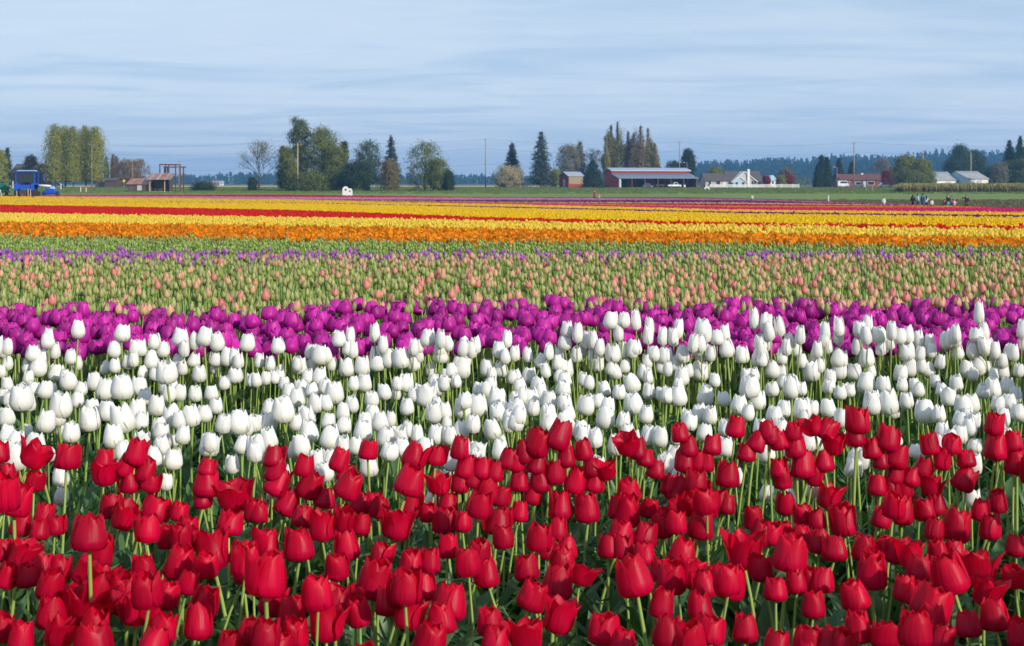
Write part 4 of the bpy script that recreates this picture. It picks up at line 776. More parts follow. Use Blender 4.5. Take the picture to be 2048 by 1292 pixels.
def house(name, px0, px1, base, eave, ridge, D, depth, rz, label, wall, roof, cat, gable=True, ov=.35, z_extra=0):
    """gabled building, ridge along its length; px0..px1 = long front; -> (empty, length, wall height)"""
    m = pxm(D); L_ = (px1 - px0) * m / math.cos(rz); hw = (base - eave) * m; hr = (base - ridge) * m; x, y, z = at(px0, D)
    z = EYE - (base - HZ) * m if base > 374.6 and D < 430 else gz(D); hw = EYE + (HZ - eave) * m - z; hr = EYE + (HZ - ridge) * m - z
    e = empty(name, (x, y, z), label, cat, None, rz)
    MB().prism([(0, -.3), (depth, -.3), (depth, hw), (depth / 2, hr), (0, hw)], 0, L_, 'x').build('wall', wall, e)
    t = .12; s = (hr - hw) / (depth / 2)
    MB().prism([(-ov, hw - s * ov + .02), (depth / 2, hr + .02), (depth + ov, hw - s * ov + .02), (depth + ov, hw - s * ov + .02 + t), (depth / 2, hr + .02 + t), (-ov, hw - s * ov + .02 + t)], -ov, L_ + ov, 'x').build('roof', roof, e)
    return e, L_, hw, hr
def opening(e, name, x0, z0, x1, z1, mat, frame=None, proud=.03, face='front', depth=0):
    if face == 'front': o = MB().box(x0, -proud, z0, x1, .02, z1).build(name, mat, e)
    else: o = MB().box(-proud, x0, z0, .02, x1, z1).build(name, mat, e)
    if frame:
        f = MB(); t = .09
        for a in ((x0 - t, z0 - t, x1 + t, z0), (x0 - t, z1, x1 + t, z1 + t), (x0 - t, z0, x0, z1), (x1, z0, x1 + t, z1)):
            if face == 'front': f.box(a[0], -proud - .03, a[1], a[2], .02, a[3])
            else: f.box(-proud - .03, a[0], a[1], .02, a[2], a[3])
        f.build('frame', frame, o)
    return o
# red barn with lean-to
D = 436; m = pxm(D); rz = math.radians(17); L_ = (1401 - 1237) * m / math.cos(rz); x, y, z = at(1237, D)
barn = empty('red_barn', (x, y, z), 'long red barn with pale metal roof and open-fronted lean-to', 'barn', None, rz)
MB().prism([(6, -.3), (13, -.3), (13, 4.7), (9.5, 6.25), (6, 5.45)], 0, L_, 'x').build('wall', B['redwall'], barn); MB().prism([(.02, -.3), (6, -.3), (6, 4.45), (.02, 3.1)], 0, .25, 'x').build('end_wall', B['redwall'], barn)
MB().prism([(5.5, 5.4), (9.5, 6.3), (13.4, 4.6), (13.4, 4.75), (9.5, 6.6), (5.5, 5.75)], -.4, L_ + .4, 'x').build('roof', B['metal'], barn)
lt = MB().prism([(-.5, 3.0), (6, 4.5), (6, 4.66), (-.5, 3.2)], -.3, L_ + .3, 'x').build('lean_to_roof', B['slate'], barn)
for i in range(13): MB().prism([(-.5, 3.21), (5.99, 4.67), (5.99, 4.73), (-.5, 3.27)], .3 + i * L_ / 13, .36 + i * L_ / 13, 'x').build('roof_seam', B['oldmetal'], lt)
for i in range(6): MB().box(-.1 + (L_ - .3) * (i + 1) / 6.0 + .1, .0, -.2, .15 + (L_ - .3) * (i + 1) / 6.0 + .1, .22, 3.1).build('post', B['darkroof'], barn)
MB().box(.26, -.06, -.2, .9, .0, 3.0).build('door_edge', B['blue'], barn); MB().box(L_ - .3, .3, -.2, L_ - .05, 6, 3.6).build('end_wall', B['redwall'], barn)
for k in range(4): MB().box(2 + k * 6.6, 5.9, .0, 5.4 + k * 6.6, 5.98, 2.6).build('bay_door', B['oldwood'], barn)
# red shed
shed, l, hw, hr = house('red_shed', 1137, 1168, 374.4, 352, 344, 445, 8, math.radians(20), 'small red shed with pale roof left of the dark conifer', B['redwall'], B['metal'], 'shed')
MB().box(.15, -.06, 1.15, l - .1, .0, hw - .05).build('board_panel', B['tan'], shed); opening(shed, 'door', 3, .0, 4.6, 2.6, B['blue'], B['white'], face='side')
# farmhouse
fh, l, hw, hr = house('farmhouse', 1411, 1457, 374.0, 361.5, 347, 452, 9, math.radians(4), 'grey and white farmhouse with dark roof and white chimney', B['grey'], B['darkroof'], 'house')
opening(fh, 'window', 3.6, 1.0, 5.0, 2.2, B['glass'], B['white']); opening(fh, 'window', 1.0, 1.0, 1.9, 2.2, B['glass'], B['white']); opening(fh, 'door', 6.0, .1, 6.9, 2.1, B['white'])
mm = pxm(448)
def px2l(px): return (px - 1411) * mm
x0, x1 = px2l(1457), px2l(1528); MB().prism([(.5, -.3), (10, -.3), (10, 2.2), (5.2, 5.3), (.5, 2.2)], x0, x1, 'x').build('main_wall', B['grey'], fh); MB().prism([(.1, 1.95), (5.2, 5.32), (10.4, 1.95), (10.4, 2.1), (5.2, 5.5), (.1, 2.1)], x0 - .3, x1 + .3, 'x').build('main_roof', B['darkroof'], fh)
a, b, c = px2l(1464), px2l(1489), px2l(1513); MB().prism([(a, -.3), (c, -.3), (c, 2.2), (b, 5.2), (a, 2.0)], -1.6, 5.0, 'y').build('gable_wall', B['grey'], fh)
g_ = MB(); g_.prism([(a - .5, 1.75), (b, 5.4), (b, 5.15), (a - .3, 1.6)], -2.0, 5, 'y'); g_.prism([(c + .5, 1.9), (b, 5.4), (b, 5.15), (c + .3, 1.7)], -2.0, 5, 'y'); g_.build('gable_trim', B['white'], fh)
a, b, c = px2l(1464), px2l(1477), px2l(1490); MB().prism([(a, -.3), (c, -.3), (c, 1.8), (b, 3.3), (a, 1.8)], -3.2, -1.58, 'y').build('bay_wall', B['blue'], fh); MB().prism([(a - .4, 1.6), (b, 3.55), (c + .4, 1.6), (c + .2, 1.5), (b, 3.3), (a - .2, 1.5)], -3.5, -1.57, 'y').build('bay_roof', B['white'], fh)
for q in (1468, 1481): MB().box(px2l(q), -3.26, .7, px2l(q) + .8, -3.19, 1.7).build('window', B['glass'], fh)
for q in (1503, 1508): MB().box(px2l(q), -1.66, 1.0, px2l(q) + .6, -1.59, 2.2).build('window', B['glass'], fh)
MB().box(px2l(1494), -2.2, -.2, px2l(1494) + .75, -1.6, 6.1).build('chimney', B['white'], fh); MB().box(px2l(1519), -.1, .8, px2l(1519) + 1.2, .49, 2.0).build('window', B['glass'], fh)
# picket fence: every post and rail by itself
D = 424; m = pxm(D); fe = empty('picket_fence', at(1418, D), 'white post and rail fence in front of the farmhouse', 'fence'); Lf = (1598 - 1418) * m; nP = 15
for i in range(nP + 1): MB().box(i * Lf / nP - .09, -.09, -.2, i * Lf / nP + .09, .09, 1.30).build('post', B['white'], fe)
for i in range(nP):
    for zz in (.28, .62, .96): MB().box(i * Lf / nP + .09, -.03, zz, (i + 1) * Lf / nP - .09, .03, zz + .2).build('rail', B['white'], fe)
# brick house
bh, l, hw, hr = house('brick_house', 1681, 1784, 373.4, 359.5, 348.5, 470, 10, math.radians(2), 'low red brick house with brown roof behind the cars', B['brick'], B['brownroof'], 'house')
for a, w in ((2.0, 1.2), (5.4, 1.4), (9.6, 2.2), (14.6, 1.4)): opening(bh, 'window', a, .8, a + w, 2.0, B['glass'], B['white'])
opening(bh, 'door', 8.0, .1, 8.9, 2.05, B['blue']); MB().box(8.6, 4.4, 3.4, 9.3, 5.0, 4.9).build('chimney', B['white'], bh)
# metal sheds
for px0, px1, ridge, eave, lab, rzz, dp in ((1874, 1921, 344, 360, 'left white shed with seamed pale metal roof', 24, 10), (1936, 1985, 342.5, 357.5, 'right white shed with grey metal roof and gable end tinted with blue shade', 26, 11)):
    e, l, hw, hr = house('metal_shed', px0, px1, 372.5, eave, ridge, 448, dp, math.radians(rzz), lab, B['white'], B['oldmetal'], 'shed'); e['group'] = 'white metal-roofed sheds on the right'
    MB().prism([(.05, .02), (dp - .05, .02), (dp - .05, hw - .1), (dp / 2, hr - .1), (.05, hw - .1)], -.05, -.005, 'x').build('gable_shade', B['blue'], e); opening(e, 'door', l * .42, .05, l * .42 + 2.4, hw - .5, B['grey'])  # bluish shade of the white gable end, laid on as a pale blue sheet
    for k in range(12): MB().prism([(-.3, hw - .18), (dp / 2 - .05, hr + .15), (dp / 2 - .05, hr + .2), (-.3, hw - .12)], k * l / 12 + .1, k * l / 12 + .17, 'x').build('roof_seam', B['metal'], e)
ls, l, hw, hr = house('lean_shed', 1858, 1868, 372.5, 353, 350, 452, 5, 0, 'small blue-white shed left of the metal sheds', B['blue'], B['white'], 'shed')
# left house, dark low barn, small distant houses
gh, l, hw, hr = house('grey_house', 23, 84, 372.5, 345, 328, 475, 10, math.radians(-3), 'grey roofed house half hidden behind the blue tractor', B['brick'], B['darkroof'], 'house'); opening(gh, 'window', 7.2, 1.5, 8.6, 2.9, B['glass'], B['white']); opening(gh, 'window', 2.0, 1.5, 3.2, 2.9, B['glass'], B['white'])
MB().prism([(2.6, hr - 1.3), (8.0, hr - 1.3), (5.4, hr + .55)], 2.0, 6.0, 'y').build('dormer', B['grey'], gh)
db, l, hw, hr = house('dark_barn', 192, 231, 372.5, 361, 356.5, 465, 9, 0, 'low dark weathered barn behind the yellow sign', B['oldwood'], B['darkroof'], 'barn'); opening(db, 'doorway', 1.0, .05, 3.0, 1.7, B['glass'])
for px0, px1, ridge, wl, rf, lab in ((416, 423, 363, 'white', 'darkroof', 'tiny distant house, leftmost beyond the mounded bush'), (425, 436, 361.5, 'pinkroof', 'pinkroof', 'distant pinkish house between two white ones'), (439, 447, 362, 'white', 'metal', 'tiny white distant house nearest the leafless tree'),
                                     (1540, 1553, 351, 'white', 'blue', 'distant white house between the farmhouse and the red shrubs'), (1315, 1324, 328, 'tan', 'brownroof', 'small tan gable peeping over the red barn roof')):
    d_ = 900 if px0 < 1000 else (600 if px0 > 1400 else 520); e, l, hw, hr = house('distant_house', px0, px1, 371, ridge + (371 - ridge) * .45, ridge, d_, 8, .2, lab, B[wl], B[rf], 'house'); opening(e, 'window', l * .3, hw * .4, l * .6, hw * .8, B['glass'])
# field sheds with rusty roofs and the timber frame
D = 322; m = pxm(D); zs = gz(D)
def X(px, D_=None): return (px - 1024) * pxm(D_ or D)
def Zp(py, D_=None): return EYE - (py - HZ) * pxm(D_ or D)
ls = empty('low_field_shed', (X(255), D, zs), 'low dark field shed with patchy rusty roof', 'shed'); w = X(301) - X(255); h1 = Zp(368) - zs; h2 = Zp(357.5) - zs
MB().prism([(0, -.1), (4, -.1), (4, h2 - .3), (0, h1)], .2, w, 'x').build('wall', B['oldwood'], ls); rf = MB().prism([(-.4, h1 - .1), (4.2, h2), (4.2, h2 + .1), (-.4, h1)], -.3, w, 'x').build('roof', B['rust'], ls)
MB().box(w * .42, -.05, .4, w * .62, .01, h1 - .3).build('window', B['grey'], ls); MB().box(w * .1, -.05, .1, w * .25, .01, h1 - .2).build('door', B['darkroof'], ls)
hs = empty('open_field_shed', (X(299), D - 1, gz(D - 1)), 'taller open-fronted field shed with rust-striped tin roof', 'shed'); w = X(340) - X(299); h1 = Zp(358.5) - zs; h2 = Zp(346.5) - zs
MB().box(0, 3.4, 0, w, 3.55, h2 - .5).build('back_wall', B['oldwood'], hs); MB().box(w - .15, .6, 0, w, 3.4, h1).build('side_wall', B['oldwood'], hs); MB().box(-.2, -.3, 0, w + .1, 3.3, .16).build('floor_slab', B['concrete'], hs)
MB().box(w * .12, 2.6, .16, w * .85, 3.3, h1 * .85).build('stacked_crates', B['oldwood'], hs)
for a in (.25, w - 1.1): MB().box(a, -.1, .16, a + .2, .1, h1 - .05).build('post', B['lightwood'], hs)
ns = 16
for i in range(ns):
    a = -.5 + (w + 1.1) * i / ns; MB().prism([(-.8, h1 - .12 + .02 * (i % 2)), (3.8, h2 + .02 * (i % 2)), (3.8, h2 + .06 + .02 * (i % 2)), (-.8, h1 - .06 + .02 * (i % 2))], a, a + (w + 1.1) / ns + .02, 'x').build('roof_sheet', B['rust'] if i % 5 not in (2,) else B['oldmetal'], hs)
fr = empty('timber_frame', (X(307), D + 5, gz(D + 5)), 'tall rust-brown timber frame standing behind the field sheds', 'frame'); x0 = X(307)
tz = Zp(328) - zs; t2 = Zp(333) - zs
for q, tt, yy in ((308.7, tz, 0), (314, t2, 2), (320, t2, 2), (327, tz, 0), (340.6, tz, 0), (346, t2, 2), (352.7, t2, 2), (312, tz, 4), (341, tz, 4)): MB().box(X(q) - x0 - .12, yy - .12, 0, X(q) - x0 + .12, yy + .12, tt - .22).build('post', B['rawiron'], fr)
for (a, b, zz, yy) in ((307.5, 343, tz, 0), (312, 343, tz, 4), (312, 358, t2, 2)): MB().box(X(a) - x0, yy - .14, zz - .22, X(b) - x0, yy + .14, zz + .06).build('beam', B['rawiron'], fr)
for a in (308.7, 327, 341): MB().box(X(a) - x0 - .1, .14, tz - .2, X(a) - x0 + .1, 3.86, tz).build('crossbeam', B['rawiron'], fr)

# ------------------------------------------------------------------ poles, posts, wires
def pole(px, top, D_, label, arms=(), r=.16, name='utility_pole', cat='pole', mat='pole', group=None, lamp=False):
    z = gz(D_); H = Zp(top, D_) - z; e = empty(name, (X(px, D_), D_, z), label, cat, group); MB().tube([(0, 0, -.2), (0, 0, H)], [r, r * .6], 8).build('shaft', B[mat], e, True)
    for k, dz in enumerate(arms):
        MB().box(-.9, -.06, H - dz - .06, .9, .06, H - dz + .06).build('crossarm', B['pole'], e)
        for s_ in (-.8, .8): MB().lathe([(.05, 0), (.07, .1), (.03, .2)], 6, (s_, 0, H - dz + .06)).build('insulator', B['white'], e)
    if lamp: MB().tube([(0, 0, H - .2), (-.5, 0, H + .1), (-1.1, 0, H + .05)], .05, 5).build('arm', B['metal'], e); MB().lathe([(.05, .12), (.22, 0), (.2, -.12)], 8, (-1.1, 0, H)).build('lamp', B['white'], e)
    return Vector((X(px, D_), D_, z + H))
GP = 'utility poles along the road'
tops = {}
tops[0] = pole(183.5, 287, 452, 'brown power pole in front of the green columnar poplars', (.5,), .24, group=GP); tops[1] = pole(595.5, 286, 335, 'pale weathered power pole in front of the big green clump', (.5,), .16, mat='lightwood', group=GP)
tops[2] = pole(971, 277, 445, 'lone tall power pole standing left of the pale bush', (.5, 8.5), .2, group=GP); tops[3] = pole(1359, 283, 462, 'power pole rising behind the red barn roof', (.5,), .2, group=GP)
tops[4] = pole(1708, 284, 446, 'tall power pole in front of the brick house', (.5,), .24, group=GP); tops[5] = pole(1846, 300, 520, 'power pole showing above the bright green trees', (.5,), .22, mat='lightwood', group=GP); tops[6] = pole(1942, 303, 520, 'pale pole showing above the metal sheds', (), .2, mat='lightwood', group=GP)
pole(265, 313, 415, 'thin dark pole in front of the leafless grove', (), .12); pole(358, 320.5, 318, 'slim pole at the right end of the timber frame', (), .12); pole(954, 359, 600, 'short pole left of the lone tall power pole', (), .12)
pole(1674, 334, 470, 'short wooden lamp pole left of the brick house', (), .14, 'lamp_pole', 'lamp post', lamp=True); pole(1374, 325, 470, 'lamp post peeping over the right end of the barn', (), .1, 'lamp_pole', 'lamp post', 'metal', lamp=True)
def wire(a, b, sag, label, n=14, r=.028):
    pts = [a + (b - a) * t - Vector((0, 0, 4 * sag * t * (1 - t))) for t in np.linspace(0, 1, n)]; mb = MB(); c0 = pts[0]; mb.tube([p - c0 for p in pts], r, 4); o = mb.build('power_line', B['darkroof'], None, loc=c0); tag(o, label, 'cable', 'power lines between the poles')
left = Vector((X(-200, 452), 452, tops[0].z)); right = Vector((X(2260, 446), 446, tops[4].z))
tp = [left, tops[0], Vector((X(560, 450), 450, tops[2].z - .5)), tops[2], tops[3], tops[4], right]
seg = ['left of the brown pole', 'between the brown pole and the big clump', 'between the big clump and the lone tall pole', 'between the lone tall pole and the barn pole', 'between the barn pole and the brick house pole', 'right of the brick house pole']
for k in range(6):
    for dz, dn in ((0.1, 'top'), (3.2, 'middle'), (8.4, 'lowest')):
        wire(tp[k] - Vector((0, 0, dz)), tp[k + 1] - Vector((0, 0, dz)), 1.3, f"{dn} power line {seg[k]}")
def stake(px, y0, y1, D_, label, mat, name='marker_post', w=.09, cat='post'):
    z = gz(D_); H = Zp(y0, D_) - z; e = empty(name, (X(px, D_), D_, z), label, cat); MB().box(-w, -w, -.1, w, w, H).build('post', mat, e); return e, H
stake(122, 368, 378, 370, 'white marker post below the first columnar poplar', B['white']); stake(161.5, 374, 384, 322, 'thin white marker post on the grass', B['white'], w=.07)
e, H = stake(172.5, 372, 384, 322, 'marker post with an orange-red head', B['white'], w=.07); MB().box(-.2, -.12, H - .45, .2, -.07, H).build('head', simple('signal orange', (.7, .10, .03), .5), e)
e, H = stake(248, 359, 372, 420, 'yellow diamond road sign on a thin post', B['metal'], 'road_sign', .05, 'sign'); MB().prism([(0, H - 1.0), (.55, H - .45), (0, H + .1), (-.55, H - .45)], -.09, -.055, 'y').build('sign_board', simple('sign yellow', (.80, .52, .02), .4), e)
stake(1657, 391, 400, 192, 'white stake at the edge of the rough ground', B['white'], w=.06); stake(26, 362, 373, 400, 'white post left of the tractor cab', B['white'], w=.1)
for q, lab in ((1745, 'wooden fence post below the brick house'), (1803, 'wooden fence post at the start of the reeds'), (1840, 'wooden fence post in front of the reeds'), (1732, 'short pale post beside the brick house posts')): stake(q, 372, 384, 335, lab, B['pole'], 'fence_post', .08)
# white painted boards with holes for faces
def photo_board(px, D_, arches, label):
    z = gz(D_); m_ = pxm(D_); e = empty('photo_board', (X(px, D_), D_, z), label, 'board')
    for k, (cx, wd, hgt, hole) in enumerate(arches):
        n = 14; yo = .04 * k; mb = MB(); out = [(cx - wd / 2, 0)] + [(cx - wd / 2 * math.cos(a), hgt - wd / 2 + wd / 2 * math.sin(a)) for a in np.linspace(0, math.pi, n)] + [(cx + wd / 2, 0)]
        hc = hgt - wd * .55; ring = [(cx - hole * math.cos(a), hc + hole * math.sin(a)) for a in np.linspace(0, math.pi, n)]; inner = [(cx - hole, hc)] + ring + [(cx + hole, hc)]
        lowr = [(cx - hole * math.cos(a), hc - hole * math.sin(a)) for a in np.linspace(0, math.pi, n)]
        def pr(poly): mb.prism(poly, yo, yo + .035, 'y')
        for i in range(n - 1): pr([out[1 + i], out[2 + i], ring[i + 1], ring[i]])
        pr([out[0], out[1], ring[0], (cx - hole, 0)]); pr([(cx + hole, 0), ring[-1], out[-2], out[-1]])
        for i in range(n - 1): pr([(lowr[i][0], 0), (lowr[i + 1][0], 0), lowr[i + 1], lowr[i]])
        mb.build('panel', B['white'], e)
    MB().box(-.9, .3, 0, .9, .38, .5).build('brace', B['lightwood'], e)
photo_board(695, 246, [(-.35, 1.15, 1.95, .2), (.42, .95, 1.6, .17), (0, 1.9, .95, .16)], 'white painted cutout board with face holes at the field edge')
photo_board(1414, 372, [(0, 1.5, .95, .42)], 'small white arched board on the grass')

# ------------------------------------------------------------------ vehicles
V_ = {}
V_['white'] = simple('white car paint', (.72, .73, .75), .25, noise=.03, spec=.6); V_['silver'] = simple('silver car paint', (.42, .46, .52), .25, .4, noise=.03); V_['rubber'] = simple('rubber', (.025, .025, .025), .9, noise=.2); V_['blue'] = simple('tractor blue', (.012, .085, .50), .4, noise=.15, scale=3, spec=.5); V_['darkblue'] = simple('dark blue metal', (.01, .04, .2), .5)
V_['hub'] = simple('beige hub', (.55, .42, .28), .7); V_['steel'] = simple('dark steel', (.05, .05, .055), .6); V_['lightblue'] = simple('pale blue metal', (.35, .52, .75), .4)
def car(px, D_, Lc, H, label, mat, kind='car', rz=0):
    e = empty('parked_van' if kind == 'van' else ('pickup_truck' if kind == 'pickup' else 'parked_car'), (X(px, D_), D_, gz(D_) + .02), label, {'van': 'van', 'pickup': 'pickup'}.get(kind, 'car'), None, rz); b = H * .55
    if kind == 'van': prof = [(-.5, .35), (-.5, H * .92), (-.44, H), (.33, H), (.44, b * 1.1), (.5, b * .9), (.5, .35)]; g1 = [(-.30, b * 1.1), (-.30, H * .88), (.30, H * .9), (.39, b * 1.12)]
    elif kind == 'pickup': prof = [(-.5, .4), (-.5, b), (-.08, b), (-.05, H), (.18, H), (.28, b * 1.02), (.48, b * .92), (.5, .4)]; g1 = [(-.03, b * 1.05), (-.02, H * .93), (.165, H * .93), (.24, b * 1.05)]
    else: prof = [(-.5, .3), (-.5, b * .95), (-.38, b * 1.05), (-.24, H), (.10, H), (.26, b * 1.06), (.46, b * .86), (.5, .3)]; g1 = [(-.31, b * 1.1), (-.22, H * .93), (.09, H * .93), (.20, b * 1.1)]
    MB().prism([(p * Lc, q) for p, q in prof], 0, 1.7, 'y').build('body', mat, e)
    MB().prism([(p * Lc, q) for p, q in g1], -.02, 1.72, 'y').build('side_window', B['glass'], e)
    for sx in (-.31, .31):
        for yy in (.0, 1.52):
            w_ = MB().lathe([(.31, -.02), (.33, .05), (.31, .2)], 12, (sx * Lc, yy, .33), 'y').build('wheel', V_['rubber'], e); MB().lathe([(.17, -.035), (.15, .21)], 8, (sx * Lc, yy, .33), 'y').build('rim', V_['silver'], w_)
    for yy in (.15, 1.25): MB().box(.5 * Lc - .03, yy, b * .62, .5 * Lc + .02, yy + .3, b * .8).build('headlight', V_['lightblue'], e)
    return e
car(1350, 441, 4.6, 1.7, 'white pickup parked under the barn lean-to', V_['white'], 'pickup', math.radians(15)); car(1296, 440, 4.2, 1.5, 'dark car parked under the left half of the lean-to', V_['steel'], rz=math.radians(15))
car(1687, 452, 3.6, 2.2, 'white van parked at the left end of the brick house', V_['white'], 'van'); car(1718, 450, 3.6, 1.7, 'silver car parked right of the tall power pole', V_['silver']); car(1771, 445, 4.5, 1.55, 'white car parked at the right end of the brick house', V_['white'])
car(500 - 385, 470, 4.2, 1.5, 'pale car half hidden behind the columnar poplars', V_['silver'])
# barrel and cart in the lean-to
bq = MB().lathe([(.3, 0), (.34, .3), (.34, .6), (.3, .95)], 10).build('barrel', B['white'], None, True, (X(1369, 434), 434, gz(434))); tag(bq, 'white barrel at the front of the barn lean-to', 'barrel')
ct = empty('farm_cart', (X(1320, 441), 441.5, gz(441)), 'rusty red farm cart under the middle of the lean-to', 'cart', None, .26); MB().box(-1.6, 0, .6, 1.6, 1.4, 1.0).build('bed', B['rawiron'], ct)
for s_ in (-1, 1): MB().lathe([(.38, 0), (.38, .14)], 12, (s_, -.15, .4), 'y').build('wheel', V_['rubber'], ct)
MB().tube([(1.6, .7, .8), (2.8, .7, .5)], .05, 5).build('drawbar', B['rawiron'], ct)
# blue tractor seen from behind, cab over tall wheels
D = 224; z = gz(D); tr = empty('blue_tractor', (X(53), D, z), 'blue farm tractor with a tall cab at the field edge', 'tractor'); s = pxm(D)
def wheel(e, x, y, r, w, name='wheel'):
    o = MB().lathe([(r * .62, -w / 2), (r * .94, -w / 2), (r, -w * .36), (r, w * .36), (r * .94, w / 2), (r * .62, w / 2)], 20, (x, y, r), 'x').build(name, V_['rubber'], e)
    MB().lathe([(r * .6, -w * .46), (r * .2, -w * .2), (r * .2, w * .2), (r * .6, w * .46)], 14, (x, y, r), 'x').build('hub', V_['hub'], o)
    tm = MB()
    for k in range(18):
        a = 2 * math.pi * k / 18; c_, s_ = math.cos(a), math.sin(a); u = Vector((0, c_, s_)); v_ = Vector((0, -s_, c_)); o_ = Vector((x, y, r)); p = [o_ + u * (r * q) + v_ * t + Vector((ww, 0, 0)) for q in (.98, 1.035) for t in (-.05, .05) for ww in ((-w * .45, w * .1) if k % 2 else (-w * .1, w * .45))]
        tm.add(p, [(0, 1, 3, 2), (4, 6, 7, 5), (0, 4, 5, 1), (2, 3, 7, 6), (0, 2, 6, 4), (1, 5, 7, 3)])
    tm.build('tread', V_['rubber'], o)
wheel(tr, -1.55, 0, .95, .42); wheel(tr, 1.35, 0, .95, .42); wheel(tr, -.95, 3.1, .62, .3); wheel(tr, .95, 3.1, .62, .3)
MB().tube([(-1.6, 0, .95), (1.4, 0, .95)], .14, 8).build('axle', V_['steel'], tr); MB().box(-.45, -.6, .85, .4, 3.6, 1.35).build('chassis', V_['steel'], tr)
MB().box(-1.72, -.75, 1.62, 1.55, .9, 2.35).build('rear_body', V_['blue'], tr)
for a in (-1.72, 1.05): MB().box(a, -.95, 1.4, a + .5, 1.0, 2.6).build('fender', V_['blue'], tr)
MB().box(-.5, 1.3, 1.4, .45, 4.0, 2.3).build('hood', V_['blue'], tr)
cb = MB().box(-1.75, -.7, 4.35, 1.75, 1.35, 4.62).build('cab_roof', V_['darkblue'], tr); MB().prism([(-1.55, 4.62), (1.55, 4.62), (1.2, 4.78), (-1.2, 4.78)], -.5, 1.2, 'y').build('roof_cap', V_['lightblue'], cb)
for a in (-1.62, 1.48):
    for yy in (-.6, 1.1): MB().box(a, yy, 2.35, a + .14, yy + .14, 4.35).build('cab_pillar', V_['blue'], tr)
MB().box(-1.48, -.56, 2.75, 1.48, -.53, 4.3).build('rear_window', B['glass'], tr); MB().box(-1.6, -.4, 2.75, -1.57, 1.05, 4.3).build('side_window', B['glass'], tr)
MB().box(-.35, .1, 2.35, .3, .6, 3.3).build('seat', V_['steel'], tr)
for a in (.55, .95, -1.3): MB().tube([(a, -.8, .1), (a, -.85, 1.7)], .08, 6).build('lift_arm', V_['hub'], tr)
MB().box(-.9, -1.0, .75, .35, -.72, 1.5).build('hitch', V_['steel'], tr); MB().box(-1.5, -.78, 2.0, -1.2, -.75, 2.2).build('tail_light', simple('tail light red', (.5, .02, .02), .4), tr); MB().box(1.1, -.78, 2.0, 1.4, -.75, 2.2).build('tail_light', bpy.data.materials['tail light red'], tr)
# planter / sprayer with pale blue body next to it
sp = empty('towed_implement', (X(82), D + 4, gz(D + 4)), 'pale blue wheeled implement beside the tractor', 'implement'); MB().prism([(-.9, .9), (.9, .9), (.8, 1.6), (-.6, 1.8)], 0, 1.3, 'y').build('tank', V_['blue'], sp); MB().prism([(.0, 1.61), (.7, 1.61), (.5, 2.1), (.1, 2.1)], .2, 1.0, 'y').build('hopper', V_['lightblue'], sp); MB().box(-1.2, .2, .7, 1.5, 1.0, 1.0).build('frame', V_['blue'], sp); wheel(sp, 1.25, .5, .62, .36); wheel(sp, -1.1, .5, .62, .36)
MB().tube([(-.9, .3, 2.9), (-1.0, .3, 4.0), (-.6, .3, 4.2)], .05, 5).build('pipe', V_['blue'], sp)
wp = MB().tube([(-1.3, 0, 0), (1.3, 0, -.1)], [.28, .2], 10).build('white_tank', B['white'], None, True, (X(90, 300), 300, Zp(371, 300))); wp.name = 'white_pipe'; tag(wp, 'white pipe lying on posts right of the tractor', 'pipe')
# green machine and white rail at the left edge
D = 228; gr = empty('green_trailer', (X(3), D, gz(D)), 'green tank trailer at the left edge', 'trailer'); GM = simple('machine green', (.01, .16, .08), .5); MB().prism([(-1, 1.3), (.7, 1.3), (.9, 2.0), (.5, 2.5), (-1, 2.6)], 0, 1.5, 'y').build('tank', GM, gr); MB().box(-1, 0, 1.0, .9, 1.5, 1.25).build('frame', V_['steel'], gr); wheel(gr, .6, .7, .5, .3); wheel(gr, -.6, .7, .5, .3)
wr = empty('white_rail', (X(6), D - 3, gz(D - 3)), 'white pipe rail with slanted legs at the left edge', 'rail'); MB().tube([(-1.2, 0, 1.45), (.75, 0, 1.45)], .07, 6).build('rail', B['white'], wr); MB().tube([(.72, 0, 1.4), (.9, 0, 0)], .06, 6).build('leg', B['white'], wr); MB().tube([(.6, 0, 1.4), (-.6, 0, .5), (-1.3, 0, 0)], .06, 6).build('leg', B['white'], wr)

# ------------------------------------------------------------------ people
SKIN = simple('skin', (.45, .26, .18), .6, noise=.05); HAIR = simple('dark hair', (.012, .010, .010), .5, noise=.2); HAIRB = simple('brown hair', (.05, .025, .015), .5)
def cloth(name, c): return simple(name, c, .85, noise=.15, scale=8)
CL = dict(black=cloth('black cloth', (.015, .015, .018)), navy=cloth('navy cloth', (.02, .03, .07)), blue=cloth('light blue shirt', (.40, .55, .72)), teal=cloth('teal shirt', (.03, .20, .22)), white=cloth('white cloth', (.6, .6, .6)), red=cloth('crimson coat', (.35, .01, .04)), pink=cloth('pink cloth', (.75, .35, .42)), grey=cloth('grey blue cloth', (.16, .22, .30)), jeans=cloth('jeans', (.06, .10, .18)), lilac=cloth('lilac cloth', (.5, .5, .62)))
def skinmesh(name, verts, edges, radii, mat, parent, sub=1):
    me = bpy.data.meshes.new(name); me.from_pydata(verts, edges, []); me.materials.append(mat); o = mesh_obj(name, me, parent); o.modifiers.new('skin', 'SKIN'); me.skin_vertices.new() if not me.skin_vertices else None
    for i, r_ in enumerate(radii): me.skin_vertices[0].data[i].radius = r_ if isinstance(r_, tuple) else (r_, r_)
    me.skin_vertices[0].data[0].use_root = True; o.modifiers.new('sub', 'SUBSURF').levels = sub; o.modifiers['sub'].render_levels = sub; return o
